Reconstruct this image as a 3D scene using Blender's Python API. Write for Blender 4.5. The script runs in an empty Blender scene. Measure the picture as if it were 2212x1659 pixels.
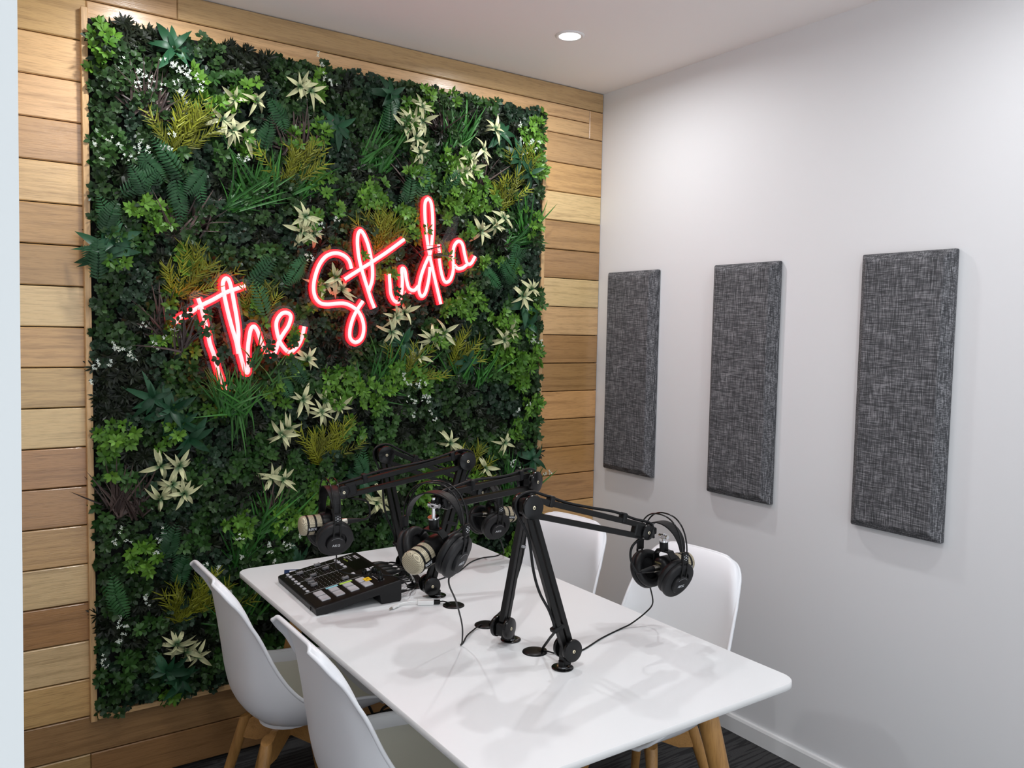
import bpy, bmesh, math, random
import numpy as np
from mathutils import Vector, Matrix, Quaternion
R = math.radians
random.seed(7); rng = np.random.default_rng(11)
scene = bpy.context.scene
COL = scene.collection

# ------------------------------------------------------------------ helpers
def V(*a): return Vector(a)

def catmull(pts, sub=6, closed=False):
    pts = [Vector(p) for p in pts]
    n = len(pts)
    if n < 3 and not closed:
        return pts
    out = []
    segs = n if closed else n - 1
    for i in range(segs):
        p0 = pts[(i - 1) % n] if (closed or i > 0) else pts[0] * 2 - pts[1]
        p1 = pts[i]; p2 = pts[(i + 1) % n]
        p3 = pts[(i + 2) % n] if (closed or i + 2 < n) else pts[-1] * 2 - pts[-2]
        for k in range(sub):
            t = k / sub
            out.append(0.5 * ((2 * p1) + (p2 - p0) * t + (2 * p0 - 5 * p1 + 4 * p2 - p3) * t * t + (3 * p1 - p0 - 3 * p2 + p3) * t ** 3))
    if not closed:
        out.append(pts[-1])
    return out

def frame(o, x, z=(0, 0, 1)):
    """matrix with origin o, local X along x, local Z as near to z as possible"""
    x = Vector(x).normalized(); z = Vector(z)
    y = z.cross(x)
    if y.length < 1e-6: y = Vector((0, 1, 0)).cross(x)
    y.normalize(); z = x.cross(y)
    m = Matrix((x, y, z)).transposed().to_4x4()
    m.translation = Vector(o)
    return m

class MB:
    """collects shapes into one mesh"""
    def __init__(s): s.v = []; s.f = []; s.sm = []; s.mi = []
    def add(s, verts, faces, mat=0, smooth=False, M=None):
        b = len(s.v)
        if M is not None: verts = [M @ Vector(p) for p in verts]
        s.v.extend([tuple(p) for p in verts])
        for f in faces:
            s.f.append([b + i for i in f]); s.sm.append(smooth); s.mi.append(mat)
        return s
    def box(s, c, d, mat=0, bev=0, M=None, seg=2):
        bm = bmesh.new(); bmesh.ops.create_cube(bm, size=1)
        for v in bm.verts: v.co = Vector((c[0] + v.co.x * d[0], c[1] + v.co.y * d[1], c[2] + v.co.z * d[2]))
        if bev: bmesh.ops.bevel(bm, geom=bm.edges[:], offset=bev, segments=seg, affect='EDGES', profile=.5)
        bm.verts.index_update()
        s.add([v.co.copy() for v in bm.verts], [[v.index for v in f.verts] for f in bm.faces], mat, False, M)
        bm.free(); return s
    def prism(s, poly, z0, z1, mat=0, M=None, bev=0, seg=2):
        """poly in XY extruded along Z"""
        bm = bmesh.new()
        a = [bm.verts.new((p[0], p[1], z0)) for p in poly]; f = bm.faces.new(a)
        r = bmesh.ops.extrude_face_region(bm, geom=[f])
        for e in r['geom']:
            if isinstance(e, bmesh.types.BMVert): e.co.z = z1
        bmesh.ops.recalc_face_normals(bm, faces=bm.faces[:])
        if bev: bmesh.ops.bevel(bm, geom=[e for e in bm.edges if e.calc_face_angle(0) > .4], offset=bev, segments=seg, affect='EDGES', profile=.5)
        bm.verts.index_update()
        s.add([v.co.copy() for v in bm.verts], [[v.index for v in f.verts] for f in bm.faces], mat, False, M)
        bm.free(); return s
    def lathe(s, prof, n=32, mat=0, M=None, smooth=True, sharp=True):
        """prof = [(r, z)...] round Z; corners split when sharp"""
        segs = [[prof[0]]]
        for i in range(1, len(prof)):
            segs[-1].append(prof[i])
            if i < len(prof) - 1 and sharp:
                a = Vector((prof[i][0] - prof[i - 1][0], prof[i][1] - prof[i - 1][1])); b = Vector((prof[i + 1][0] - prof[i][0], prof[i + 1][1] - prof[i][1]))
                if a.length > 0 and b.length > 0 and a.angle(b) > R(38): segs.append([prof[i]])
        for sg in segs:
            vs = []; fs = []
            for r, z in sg:
                for k in range(n):
                    t = 2 * math.pi * k / n; vs.append((r * math.cos(t), r * math.sin(t), z))
            for i in range(len(sg) - 1):
                for k in range(n):
                    k2 = (k + 1) % n
                    q = [i * n + k, i * n + k2, (i + 1) * n + k2, (i + 1) * n + k]
                    if sg[i][0] < 1e-7: q = [q[0], q[2], q[3]]
                    elif sg[i + 1][0] < 1e-7: q = [q[0], q[1], q[2]]
                    fs.append(q)
            s.add(vs, fs, mat, smooth, M)
        return s
    def cyl(s, p0, p1, r0, r1=None, n=20, mat=0, M=None, bev=0):
        p0 = Vector(p0); p1 = Vector(p1); r1 = r0 if r1 is None else r1
        d = p1 - p0; L = d.length
        q = d.to_track_quat('Z', 'Y').to_matrix().to_4x4(); q.translation = p0
        if bev: prof = [(0, 0), (r0 - bev, 0), (r0 - bev * .3, bev * .3), (r0, bev), (r1, L - bev), (r1 - bev * .3, L - bev * .3), (r1 - bev, L), (0, L)]
        else: prof = [(0, 0), (r0, 0), (r1, L), (0, L)]
        return s.lathe(prof, n, mat, (M @ q) if M is not None else q)
    def tube(s, pts, r, n=8, mat=0, M=None, closed=False, sub=6, caps=True):
        P = catmull(pts, sub, closed) if sub > 1 else [Vector(p) for p in pts]
        m = len(P); vs = []; fs = []
        rr = r if callable(r) else (lambda t: r)
        T = []
        for i in range(m):
            a = P[(i - 1) % m] if (closed or i > 0) else P[0]; b = P[(i + 1) % m] if (closed or i < m - 1) else P[-1]
            t = b - a
            T.append(t.normalized() if t.length > 1e-9 else Vector((0, 0, 1)))
        N = T[0].orthogonal().normalized()
        for i in range(m):
            if i > 0: N = T[i - 1].rotation_difference(T[i]) @ N
            N = (N - T[i] * N.dot(T[i])).normalized(); B = T[i].cross(N)
            for k in range(n):
                a = 2 * math.pi * k / n; vs.append(P[i] + (N * math.cos(a) + B * math.sin(a)) * rr(i / max(1, m - 1)))
        for i in range(m if closed else m - 1):
            for k in range(n):
                fs.append([i * n + k, i * n + (k + 1) % n, ((i + 1) % m) * n + (k + 1) % n, ((i + 1) % m) * n + k])
        if caps and not closed:
            fs.append(list(range(n))[::-1]); fs.append([(m - 1) * n + k for k in range(n)])
        return s.add(vs, fs, mat, True, M)
    def ribbon(s, pts, wdir, w, th, mat=0, M=None, smooth=True):
        """flat strap along pts; wdir = its width direction"""
        P = [Vector(p) for p in pts]; m = len(P); wd = Vector(wdir).normalized()
        vs = []; fs = []
        ww = w if callable(w) else (lambda t: w)
        for i in range(m):
            t = (P[min(i + 1, m - 1)] - P[max(i - 1, 0)]).normalized(); nn = t.cross(wd).normalized(); h = ww(i / (m - 1)) / 2
            for a, b in ((-1, -1), (1, -1), (1, 1), (-1, 1)): vs.append(P[i] + wd * h * a + nn * th / 2 * b)
        for k in range(4):
            b = len(vs) if False else 0
            for i in range(m - 1): fs.append([i * 4 + k, i * 4 + (k + 1) % 4, (i + 1) * 4 + (k + 1) % 4, (i + 1) * 4 + k])
        fs.append([3, 2, 1, 0]); fs.append([(m - 1) * 4 + k for k in range(4)])
        return s.add(vs, fs, mat, False, M)
    def build(s, name, mats, parent=None, loc=None):
        me = bpy.data.meshes.new(name)
        me.from_pydata(s.v, [], s.f)
        if not isinstance(mats, (list, tuple)): mats = [mats]
        for m in mats: me.materials.append(m)
        me.polygons.foreach_set('use_smooth', s.sm); me.polygons.foreach_set('material_index', s.mi)
        me.update()
        o = bpy.data.objects.new(name, me); COL.objects.link(o)
        if parent is not None: o.parent = parent
        return o

def tag(o, label=None, cat=None, group=None, kind=None):
    if label: o['label'] = label
    if cat: o['category'] = cat
    if group: o['group'] = group
    if kind: o['kind'] = kind
    return o
def thing(name, label, cat, M=None, group=None):
    o = bpy.data.objects.new(name, None); COL.objects.link(o); o.empty_display_size = .05
    if M is not None: o.matrix_world = M
    return tag(o, label, cat, group)
def children(o): return [c for c in bpy.data.objects if c.parent == o]
def copy_tree(o, parent=None):
    c = o.copy(); COL.objects.link(c)
    if parent is not None: c.parent = parent
    for ch in KIDS(o): copy_tree(ch, c)
    return c
def KIDS(o): return [c for c in list(COL.objects) if c.parent == o]

_tc = {}
def text_geo(txt, size, extrude=0.0):
    """verts, faces of a line of lettering centred on the origin, in XY"""
    key = (txt, size, extrude)
    if key not in _tc:
        cu = bpy.data.curves.new('lettering', 'FONT'); cu.body = txt; cu.size = size; cu.align_x = 'CENTER'; cu.align_y = 'CENTER'; cu.extrude = extrude; cu.resolution_u = 3
        ob = bpy.data.objects.new('lettering', cu); COL.objects.link(ob)
        dg = bpy.context.evaluated_depsgraph_get(); me = bpy.data.meshes.new_from_object(ob.evaluated_get(dg))
        _tc[key] = ([v.co.copy() for v in me.vertices], [list(p.vertices) for p in me.polygons])
        bpy.data.objects.remove(ob); bpy.data.curves.remove(cu); bpy.data.meshes.remove(me)
    return _tc[key]

# ------------------------------------------------------------------ materials
def mat(name, col=(.8, .8, .8), rough=.5, metal=0, spec=None, coat=0, emit=None, es=0):
    m = bpy.data.materials.new(name); m.use_nodes = True
    b = m.node_tree.nodes['Principled BSDF']
    b.inputs['Base Color'].default_value = (*col, 1); b.inputs['Roughness'].default_value = rough; b.inputs['Metallic'].default_value = metal
    if spec is not None: b.inputs['Specular IOR Level'].default_value = spec
    if coat: b.inputs['Coat Weight'].default_value = coat; b.inputs['Coat Roughness'].default_value = .12
    if emit: b.inputs['Emission Color'].default_value = (*emit, 1); b.inputs['Emission Strength'].default_value = es
    return m
def nd(m, t, **kw):
    n = m.node_tree.nodes.new(t)
    for k, v in kw.items(): setattr(n, k, v)
    return n
def lk(m, a, b): m.node_tree.links.new(a, b)
def bsdf(m): return m.node_tree.nodes['Principled BSDF']
def coords(m, scale=(1, 1, 1), src='Object', rot=(0, 0, 0)):
    tc = nd(m, 'ShaderNodeTexCoord'); mp = nd(m, 'ShaderNodeMapping'); mp.inputs['Scale'].default_value = scale; mp.inputs['Rotation'].default_value = rot
    lk(m, tc.outputs[src], mp.inputs[0]); return mp.outputs[0]
def noise(m, vec, scale=5, detail=3, rough=.5, dist=0):
    n = nd(m, 'ShaderNodeTexNoise'); n.inputs['Scale'].default_value = scale; n.inputs['Detail'].default_value = detail; n.inputs['Roughness'].default_value = rough; n.inputs['Distortion'].default_value = dist
    lk(m, vec, n.inputs['Vector']); return n.outputs['Fac']
def ramp(m, fac, stops):
    r = nd(m, 'ShaderNodeValToRGB'); e = r.color_ramp.elements
    while len(e) < len(stops): e.new(.5)
    for i, (p, c) in enumerate(stops): e[i].position = p; e[i].color = (*c, 1) if len(c) == 3 else c
    lk(m, fac, r.inputs[0]); return r.outputs[0]
def mixc(m, fac, a, b, mode='MIX'):
    n = nd(m, 'ShaderNodeMix', data_type='RGBA', blend_type=mode)
    for sock, val in ((n.inputs[0], fac), (n.inputs[6], a), (n.inputs[7], b)):
        if isinstance(val, (int, float)): sock.default_value = val
        elif isinstance(val, tuple): sock.default_value = (*val, 1)
        else: lk(m, val, sock)
    return n.outputs[2]
def bump(m, h, strength=.2, dist=.002):
    n = nd(m, 'ShaderNodeBump'); n.inputs['Strength'].default_value = strength; n.inputs['Distance'].default_value = dist
    lk(m, h, n.inputs['Height']); lk(m, n.outputs[0], bsdf(m).inputs['Normal'])
def attr(m, name):
    n = nd(m, 'ShaderNodeAttribute'); n.attribute_name = name; return n

M = {}
M['wall'] = mat('white_wall_paint', (.74, .745, .76), .55); bump(M['wall'], noise(M['wall'], coords(M['wall']), 260, 2), .06, .0006)
M['ceiling'] = mat('ceiling_paint', (.90, .865, .85), .8)
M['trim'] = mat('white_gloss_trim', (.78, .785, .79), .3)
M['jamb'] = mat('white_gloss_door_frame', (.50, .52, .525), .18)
# wood planks
def wood(name, axis, base=None, rough=.3, bstr=.25, gs=1.0, contrast=1.0):
    m = mat(name, (.5, .3, .12), rough, coat=.0)
    sc = {'x': (1.2, 24, 24), 'z': (24, 24, 1.2), 'y': (24, 1.2, 24)}[axis]; sc = tuple(a * gs for a in sc)
    tc = nd(m, 'ShaderNodeTexCoord')
    src = tc.outputs['Object']
    if base is None:
        a = attr(m, 'seed'); ad = nd(m, 'ShaderNodeVectorMath', operation='ADD'); lk(m, src, ad.inputs[0]); lk(m, a.outputs['Vector'], ad.inputs[1]); src = ad.outputs[0]
    mp = nd(m, 'ShaderNodeMapping'); mp.inputs['Scale'].default_value = sc; lk(m, src, mp.inputs[0])
    g = noise(m, mp.outputs[0], 2.2, 5, .6, .35)
    mp2 = nd(m, 'ShaderNodeMapping'); mp2.inputs['Scale'].default_value = tuple(a * 5 for a in sc); lk(m, src, mp2.inputs[0])
    f = noise(m, mp2.outputs[0], 3, 3, .6)
    lo = 1 - .42 * contrast; lo2 = 1 - .38 * contrast
    c1 = ramp(m, g, [(.3, (lo, lo * .93, lo * .84)), (.52, (1, 1, 1)), (.72, (1.0, .98, .93))])
    c2 = ramp(m, f, [(.32, (lo2, lo2 * .93, lo2 * .85)), (.5, (1, 1, 1))])
    col = attr(m, 'tone').outputs['Color'] if base is None else base
    c = mixc(m, 1.0, mixc(m, .75, (1, 1, 1), c1), mixc(m, .6, (1, 1, 1), c2), 'MULTIPLY')
    lk(m, mixc(m, 1.0, col, c, 'MULTIPLY'), bsdf(m).inputs['Base Color'])
    bump(m, f, bstr, .0012)
    return m
M['plank'] = wood('varnished_plank_wood', 'x', None, .34, .3)
b_ = bsdf(M['plank']); b_.inputs['Coat Weight'].default_value = .55; b_.inputs['Coat Roughness'].default_value = .17
lk(M['plank'], b_.inputs['Normal'].links[0].from_socket, b_.inputs['Coat Normal'])
M['strip'] = wood('timber_frame_strip', 'z', (.66, .42, .20), .38, .15)
M['stripx'] = wood('timber_frame_rail', 'x', (.66, .42, .20), .38, .15)
M['leg'] = wood('beech_leg_wood', 'z', (.43, .225, .07), .42, .12, .9, .8)
M['brace'] = wood('beech_brace_wood', 'x', (.45, .235, .075), .42, .12, .9, .8)
# carpet
m = M['carpet'] = mat('charcoal_striped_carpet', (.03, .03, .03), .95)
v = coords(m, (1, 1, 1))
mp = nd(m, 'ShaderNodeMapping'); mp.inputs['Scale'].default_value = (5.5, 95, 1); lk(m, v, mp.inputs[0])
st = noise(m, mp.outputs[0], 1.0, 1.5, .5)
fz = noise(m, v, 420, 2, .7)
c = mixc(m, ramp(m, st, [(.46, (0, 0, 0)), (.5, (1, 1, 1))]), (.009, .009, .010), (.036, .036, .037))
lk(m, mixc(m, .6, c, ramp(m, fz, [(.3, (.35, .35, .35)), (.7, (1.7, 1.7, 1.7))]), 'MULTIPLY'), bsdf(m).inputs['Base Color'])
bump(m, fz, .6, .004)
# acoustic fabric
m = M['fabric'] = mat('grey_woven_fabric', (.1, .1, .105), .9)
v = coords(m)
def mapped(m, v, sc):
    p = nd(m, 'ShaderNodeMapping'); p.inputs['Scale'].default_value = sc; lk(m, v, p.inputs[0]); return p.outputs[0]
a = noise(m, mapped(m, v, (160, 24, 520)), 1, 2, .6); b = noise(m, mapped(m, v, (160, 520, 24)), 1, 2, .6)
mx = nd(m, 'ShaderNodeMath', operation='ADD'); lk(m, a, mx.inputs[0]); lk(m, b, mx.inputs[1])
hf = nd(m, 'ShaderNodeMath', operation='MULTIPLY'); lk(m, mx.outputs[0], hf.inputs[0]); hf.inputs[1].default_value = .5
lk(m, ramp(m, hf.outputs[0], [(.36, (.022, .023, .026)), (.5, (.072, .073, .080)), (.62, (.26, .26, .275))]), bsdf(m).inputs['Base Color'])
bump(m, hf.outputs[0], .35, .0015)
# plastics & metals
M['table'] = mat('white_satin_laminate', (.80, .81, .82), .33)
M['tedge'] = mat('white_table_edge', (.70, .695, .69), .45)
M['shell'] = mat('white_moulded_plastic', (.80, .81, .84), .36)
M['cushion'] = mat('cream_vinyl_cushion', (.80, .79, .67), .5)
M['black'] = mat('matt_black_plastic', (.0045, .0045, .0047), .36, spec=.24)
M['blackg'] = mat('gloss_black_plastic', (.003, .003, .0032), .2, spec=.34)
M['bar'] = mat('satin_black_steel', (.005, .0047, .0046), .36, spec=.25)
M['rubber'] = mat('black_cable_rubber', (.0045, .0045, .005), .45, spec=.25)
M['leather'] = mat('black_leatherette', (.006, .006, .0066), .45, spec=.28); bump(M['leather'], noise(M['leather'], coords(M['leather']), 300, 2), .25, .0008)
M['grey'] = mat('dark_grey_plastic', (.0085, .0085, .0097), .48, spec=.3)
M['chrome'] = mat('polished_chrome', (.75, .75, .76), .12, 1)
M['brass'] = mat('brass_screw', (.8, .72, .52), .3, 1)
M['xlr'] = mat('nickel_connector', (.45, .42, .36), .3, 1)
M['white_print'] = mat('white_print', (.75, .77, .8), .5)
M['green_print'] = mat('lime_print', (.45, .6, .08), .5)
M['gold_print'] = mat('gold_print', (.35, .3, .12), .5)
M['grey_print'] = mat('grey_print', (.25, .25, .26), .5)
M['red'] = mat('red_rubber_marker', (.55, .02, .012), .5)
# champagne grille mesh
m = M['grille'] = mat('champagne_grille', (.5, .43, .32), .42, .25)
tc = nd(m, 'ShaderNodeTexCoord')
w1 = nd(m, 'ShaderNodeTexWave', wave_type='BANDS', bands_direction='DIAGONAL'); w1.inputs['Scale'].default_value = 150
mpp = nd(m, 'ShaderNodeMapping'); mpp.inputs['Scale'].default_value = (1, -1, 1); lk(m, tc.outputs['Object'], mpp.inputs[0])
w2 = nd(m, 'ShaderNodeTexWave', wave_type='BANDS', bands_direction='DIAGONAL'); w2.inputs['Scale'].default_value = 150
lk(m, tc.outputs['Object'], w1.inputs[0]); lk(m, mpp.outputs[0], w2.inputs[0])
mu = nd(m, 'ShaderNodeMath', operation='MAXIMUM'); lk(m, w1.outputs['Fac'], mu.inputs[0]); lk(m, w2.outputs['Fac'], mu.inputs[1])
lk(m, ramp(m, mu.outputs[0], [(.35, (.07, .056, .036)), (.7, (.50, .44, .31))]), bsdf(m).inputs['Base Color'])
# mixer
M['mixer'] = mat('mixer_black_body', (.0065, .0065, .007), .45, spec=.3)
M['mixtop'] = mat('mixer_black_faceplate', (.005, .0038, .0038), .42, spec=.24)
M['screen'] = mat('dark_glass_screen', (.001, .001, .001), .35, spec=.2)
M['pad'] = mat('translucent_grey_pad', (.46, .46, .48), .5)
M['button'] = mat('grey_button', (.52, .53, .56), .5)
M['fader'] = mat('dark_grey_fader_cap', (.21, .21, .22), .4)
M['yellow'] = mat('yellow_paper_tab', (.80, .50, .01), .6)
M['lime'] = mat('lime_paper_tab', (.45, .72, .10), .6)
M['cyan'] = mat('cyan_paper_tab', (.28, .62, .70), .6)
M['blue'] = mat('navy_print_card', (.012, .03, .10), .5)
M['apple'] = mat('white_adapter_plastic', (.80, .81, .80), .35)
# foliage
def leafmat(name, rough=.42):
    m = mat(name, (.1, .2, .05), rough); a = attr(m, 'col')
    lk(m, a.outputs['Color'], bsdf(m).inputs['Base Color'])
    bsdf(m).inputs['Specular IOR Level'].default_value = .26
    return m
M['leaf'] = leafmat('artificial_leaf')
M['soil'] = mat('black_backing_felt', (.004, .0045, .004), .95)
# neon
M['neon_core'] = mat('neon_front_glow', (.9, .5, .5), .4, emit=(1.0, .225, .235), es=3.9)
M['neon_side'] = mat('neon_red_sleeve', (.6, .02, .02), .4, emit=(1.0, .004, .009), es=9)
m = M['acrylic'] = bpy.data.materials.new('clear_acrylic'); m.use_nodes = True
nt = m.node_tree; nt.nodes.remove(nt.nodes['Principled BSDF'])
tr = nt.nodes.new('ShaderNodeBsdfTransparent'); tr.inputs[0].default_value = (.97, .965, .97, 1)
gl = nt.nodes.new('ShaderNodeBsdfGlossy'); gl.inputs['Roughness'].default_value = .12
mxs = nt.nodes.new('ShaderNodeMixShader'); mxs.inputs[0].default_value = .02
lk(m, tr.outputs[0], mxs.inputs[1]); lk(m, gl.outputs[0], mxs.inputs[2]); lk(m, mxs.outputs[0], nt.nodes['Material Output'].inputs[0])
M['lens'] = mat('lit_diffuser', (.9, .9, .9), .5, emit=(.93, .97, 1.0), es=9)
M['led'] = mat('tiny_lamp', (.5, .02, .02), .4)
EXPO = -0.78
NEON = {"t_bar":[[-1.9372,1.5866],[-1.9231,1.6064],[-1.8902,1.6244],[-1.8521,1.6502],[-1.8135,1.6714],[-1.7742,1.6954],[-1.7394,1.7095],[-1.7067,1.7221]],"t_stem":[[-1.8639,1.6744],[-1.8545,1.6452],[-1.8437,1.6009],[-1.8334,1.5614],[-1.8263,1.5215],[-1.8143,1.4865],[-1.8047,1.4513],[-1.7901,1.4057],[-1.7754,1.3648],[-1.7646,1.3314]],"h":[[-1.73,1.4865],[-1.7374,1.5272],[-1.7548,1.5878],[-1.7695,1.6479],[-1.7801,1.7027],[-1.7815,1.7301],[-1.7731,1.744],[-1.7617,1.7386],[-1.7519,1.7039],[-1.7446,1.6639],[-1.7357,1.6136],[-1.7298,1.5629],[-1.7299,1.5171],[-1.7199,1.4711],[-1.7073,1.4274],[-1.6966,1.4222],[-1.6965,1.4608],[-1.697,1.5019],[-1.6933,1.5378],[-1.6866,1.5712],[-1.6753,1.5817],[-1.6624,1.5639],[-1.6505,1.5279],[-1.6365,1.4994],[-1.6244,1.4906]],"e":[[-1.6244,1.4865],[-1.6033,1.4864],[-1.5858,1.531],[-1.5687,1.5601],[-1.5515,1.5866],[-1.5429,1.6184],[-1.5537,1.6323],[-1.5741,1.6307],[-1.5917,1.6093],[-1.5964,1.5858],[-1.59,1.5493],[-1.5767,1.518],[-1.5497,1.4917],[-1.5226,1.5077],[-1.5024,1.5424],[-1.4925,1.5851]],"S":[[-1.31,1.805],[-1.3202,1.8343],[-1.3436,1.8528],[-1.3754,1.8582],[-1.4096,1.8447],[-1.4348,1.8137],[-1.4515,1.7701],[-1.458,1.7272],[-1.4512,1.6929],[-1.4314,1.6722],[-1.4031,1.6683],[-1.3687,1.6727],[-1.3367,1.6738],[-1.3073,1.6639],[-1.2792,1.6427],[-1.2622,1.6088],[-1.2589,1.5727],[-1.2689,1.542],[-1.2927,1.5285],[-1.313,1.5443],[-1.3144,1.5774],[-1.3028,1.6189],[-1.2853,1.6524],[-1.2628,1.6852]],"t2":[[-1.2153,1.6612],[-1.2296,1.6931],[-1.2451,1.7369],[-1.2624,1.7857],[-1.2783,1.8397],[-1.2858,1.8885],[-1.2855,1.9294],[-1.2755,1.9482],[-1.2617,1.9368],[-1.2453,1.9024],[-1.2329,1.8592],[-1.2246,1.81],[-1.2254,1.7655],[-1.239,1.7249]],"t2_bar":[[-1.339,1.7625],[-1.2934,1.7923],[-1.2338,1.8304],[-1.1669,1.8748],[-1.0909,1.931]],"u":[[-1.1537,1.7944],[-1.1501,1.7524],[-1.1454,1.716],[-1.1307,1.6911],[-1.1117,1.689],[-1.1006,1.7178],[-1.0973,1.7663],[-1.0998,1.8144],[-1.0876,1.8123],[-1.0789,1.7729],[-1.0676,1.742],[-1.0449,1.7356],[-1.0269,1.7525]],"d":[[-0.9799,1.8734],[-0.9992,1.8346],[-1.0163,1.7876],[-1.0241,1.7411],[-1.0133,1.7139],[-0.9957,1.7261],[-0.9812,1.7778],[-0.9753,1.8303]],"d_stem":[[-0.9236,1.6857],[-0.9428,1.7505],[-0.959,1.808],[-0.9745,1.865],[-0.9872,1.9219],[-0.9959,1.9786],[-1.0013,2.0354],[-1.0006,2.0812],[-0.9877,2.0968],[-0.9736,2.0811],[-0.9662,2.0273],[-0.966,1.9639],[-0.9711,1.9057],[-0.9779,1.8706]],"i_dot":[[-0.9386,1.9226],[-0.9334,1.8899]],"i":[[-0.9345,1.8677],[-0.9257,1.8215],[-0.9129,1.7842],[-0.8978,1.7738],[-0.8789,1.7888],[-0.8678,1.8278],[-0.8707,1.8777],[-0.8659,1.9192],[-0.847,1.9419],[-0.8273,1.9327],[-0.8147,1.8903],[-0.8022,1.8566],[-0.7838,1.8566],[-0.7645,1.886]],"o":[[-0.8647,1.8457],[-0.8451,1.8321],[-0.8229,1.8363],[-0.8049,1.8493]]}
CREAM = [[-1.7348, 2.3599], [-1.7771, 2.2797], [-1.6987, 2.232], [-1.743, 2.2491], [-1.6615, 2.3646], [-1.505, 2.4403], [-1.4653, 2.4311], [-1.0172, 2.4534], [-1.0511, 2.3838], [-1.0021, 2.4022], [-1.0714, 2.3912], [-1.0149, 2.2781], [-1.0402, 2.3284], [-1.0872, 2.3658], [-0.7233, 2.3275], [-0.7902, 2.2902], [-0.8112, 2.2277], [-0.767, 2.2464], [-0.8439, 2.2088], [-0.6678, 2.4208], [-1.4867, 1.9811], [-1.4987, 1.93], [-1.4567, 1.9251], [-0.6132, 2.0586], [-0.6595, 2.0234], [-0.7282, 1.9945], [-1.3697, 1.7693], [-1.3418, 1.7274], [-1.4059, 1.7417], [-0.5091, 1.7342], [-0.4602, 1.7663], [-1.1192, 1.6287], [-1.1347, 1.5741], [-1.0789, 1.648], [-0.6019, 1.5426], [-0.5666, 1.5828], [-0.8926, 1.5721], [-0.9525, 1.5488], [-1.4041, 1.3097], [-1.3486, 1.2815], [-1.4221, 1.2668], [-1.4938, 1.3178], [-1.4765, 1.4665], [-1.572, 1.1916], [-1.5461, 1.2123], [-0.8634, 1.1187], [-0.5922, 1.1018], [-1.9842, 1.1098], [-1.9251, 1.1052], [-1.9479, 1.0435], [-1.9107, 1.008], [-1.9851, 0.9995], [-1.6061, 1.0377], [-1.5632, 1.0254], [-1.196, 0.9011], [-1.1622, 0.9161], [-1.9068, 0.455], [-1.8683, 0.4303], [-1.937, 0.4859], [-1.0149, 1.474], [-0.6855, 0.998]]
FERN = [[-2.04, 2.0414], [-2.0044, 2.0979], [-1.9469, 2.1279], [-1.9187, 2.0021], [-1.8664, 2.0616], [-1.6307, 2.242], [-1.581, 2.33], [-1.6475, 1.7711], [-1.5123, 1.787], [-1.5635, 1.3741], [-1.5116, 1.4241], [-1.1471, 2.4003], [-1.054, 2.1295], [-0.9926, 2.1545], [-0.8761, 2.1772], [-0.6667, 1.8059], [-0.5843, 1.8299], [-0.5495, 1.8911], [-1.9568, 0.8451], [-1.9201, 0.7432], [-2.1654, 1.7865], [-2.1303, 1.9212], [-1.0895, 0.7677], [-1.8278, 0.6879], [-1.6476, 1.673], [-2.124, 0.681], [-1.252, 1.0433]]
GRASS = [[-1.7436, 2.0523], [-1.6716, 2.0924], [-1.5977, 2.0849], [-1.4957, 2.1214], [-1.2518, 2.2629], [-1.1652, 2.2576], [-0.8684, 2.3719], [-0.8143, 2.3985], [-0.4799, 2.055], [-0.5522, 2.0092], [-1.2353, 1.385], [-1.1569, 1.4017], [-1.0557, 1.4187], [-0.7969, 1.4156], [-0.7056, 1.4243], [-1.7776, 1.3464], [-1.7136, 1.3446], [-1.5976, 0.8661], [-1.5106, 0.8906], [-1.6484, 0.8892], [-1.715, 0.7794], [-0.4759, 0.8777], [-0.5512, 0.9054], [-1.5098, 0.5043], [-1.7156, 0.5426]]
PURPLE = [[-2.0302, 2.3309], [-1.9812, 2.3174], [-1.5304, 2.273], [-1.4788, 2.2972], [-1.9192, 1.9408], [-1.867, 1.9612], [-0.699, 2.2549], [-2.1133, 1.0202], [-2.0501, 1.0061], [-1.0344, 2.1947], [-1.5976, 0.9346], [-1.9729, 1.5997], [-0.9576, 1.9016], [-0.9018, 2.4399]]
PALM = [[-1.9023, 2.2553], [-1.9245, 2.2141], [-1.4959, 2.1875], [-1.5302, 2.1584], [-1.9206, 1.7406], [-1.8682, 1.7589], [-0.6036, 2.1605], [-1.1624, 1.967], [-1.2012, 1.9373], [-1.4216, 1.1271], [-1.8593, 0.6353], [-1.9134, 0.612], [-0.8319, 1.4927], [-1.056, 1.4372], [-0.7672, 1.0242], [-0.4853, 2.272], [-1.6476, 1.6566], [-1.3665, 1.1411]]
BROAD = [[-1.9298, 2.4907], [-1.3544, 2.3246], [-2.141, 1.8102], [-2.1176, 1.8487], [-1.946, 1.2962], [-1.9091, 1.2472], [-0.4728, 2.2637], [-0.5354, 2.3243], [-0.4958, 1.6946], [-0.6326, 2.4071], [-1.1381, 2.4803], [-1.9678, 0.3947], [-1.9228, 0.3515], [-1.2516, 0.9888], [-1.5102, 0.6982], [-1.0776, 1.5292], [-0.775, 1.4541], [-0.4689, 1.6147], [-2.004, 1.3372], [-1.8868, 1.1902], [-0.4287, 1.019]]
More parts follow.
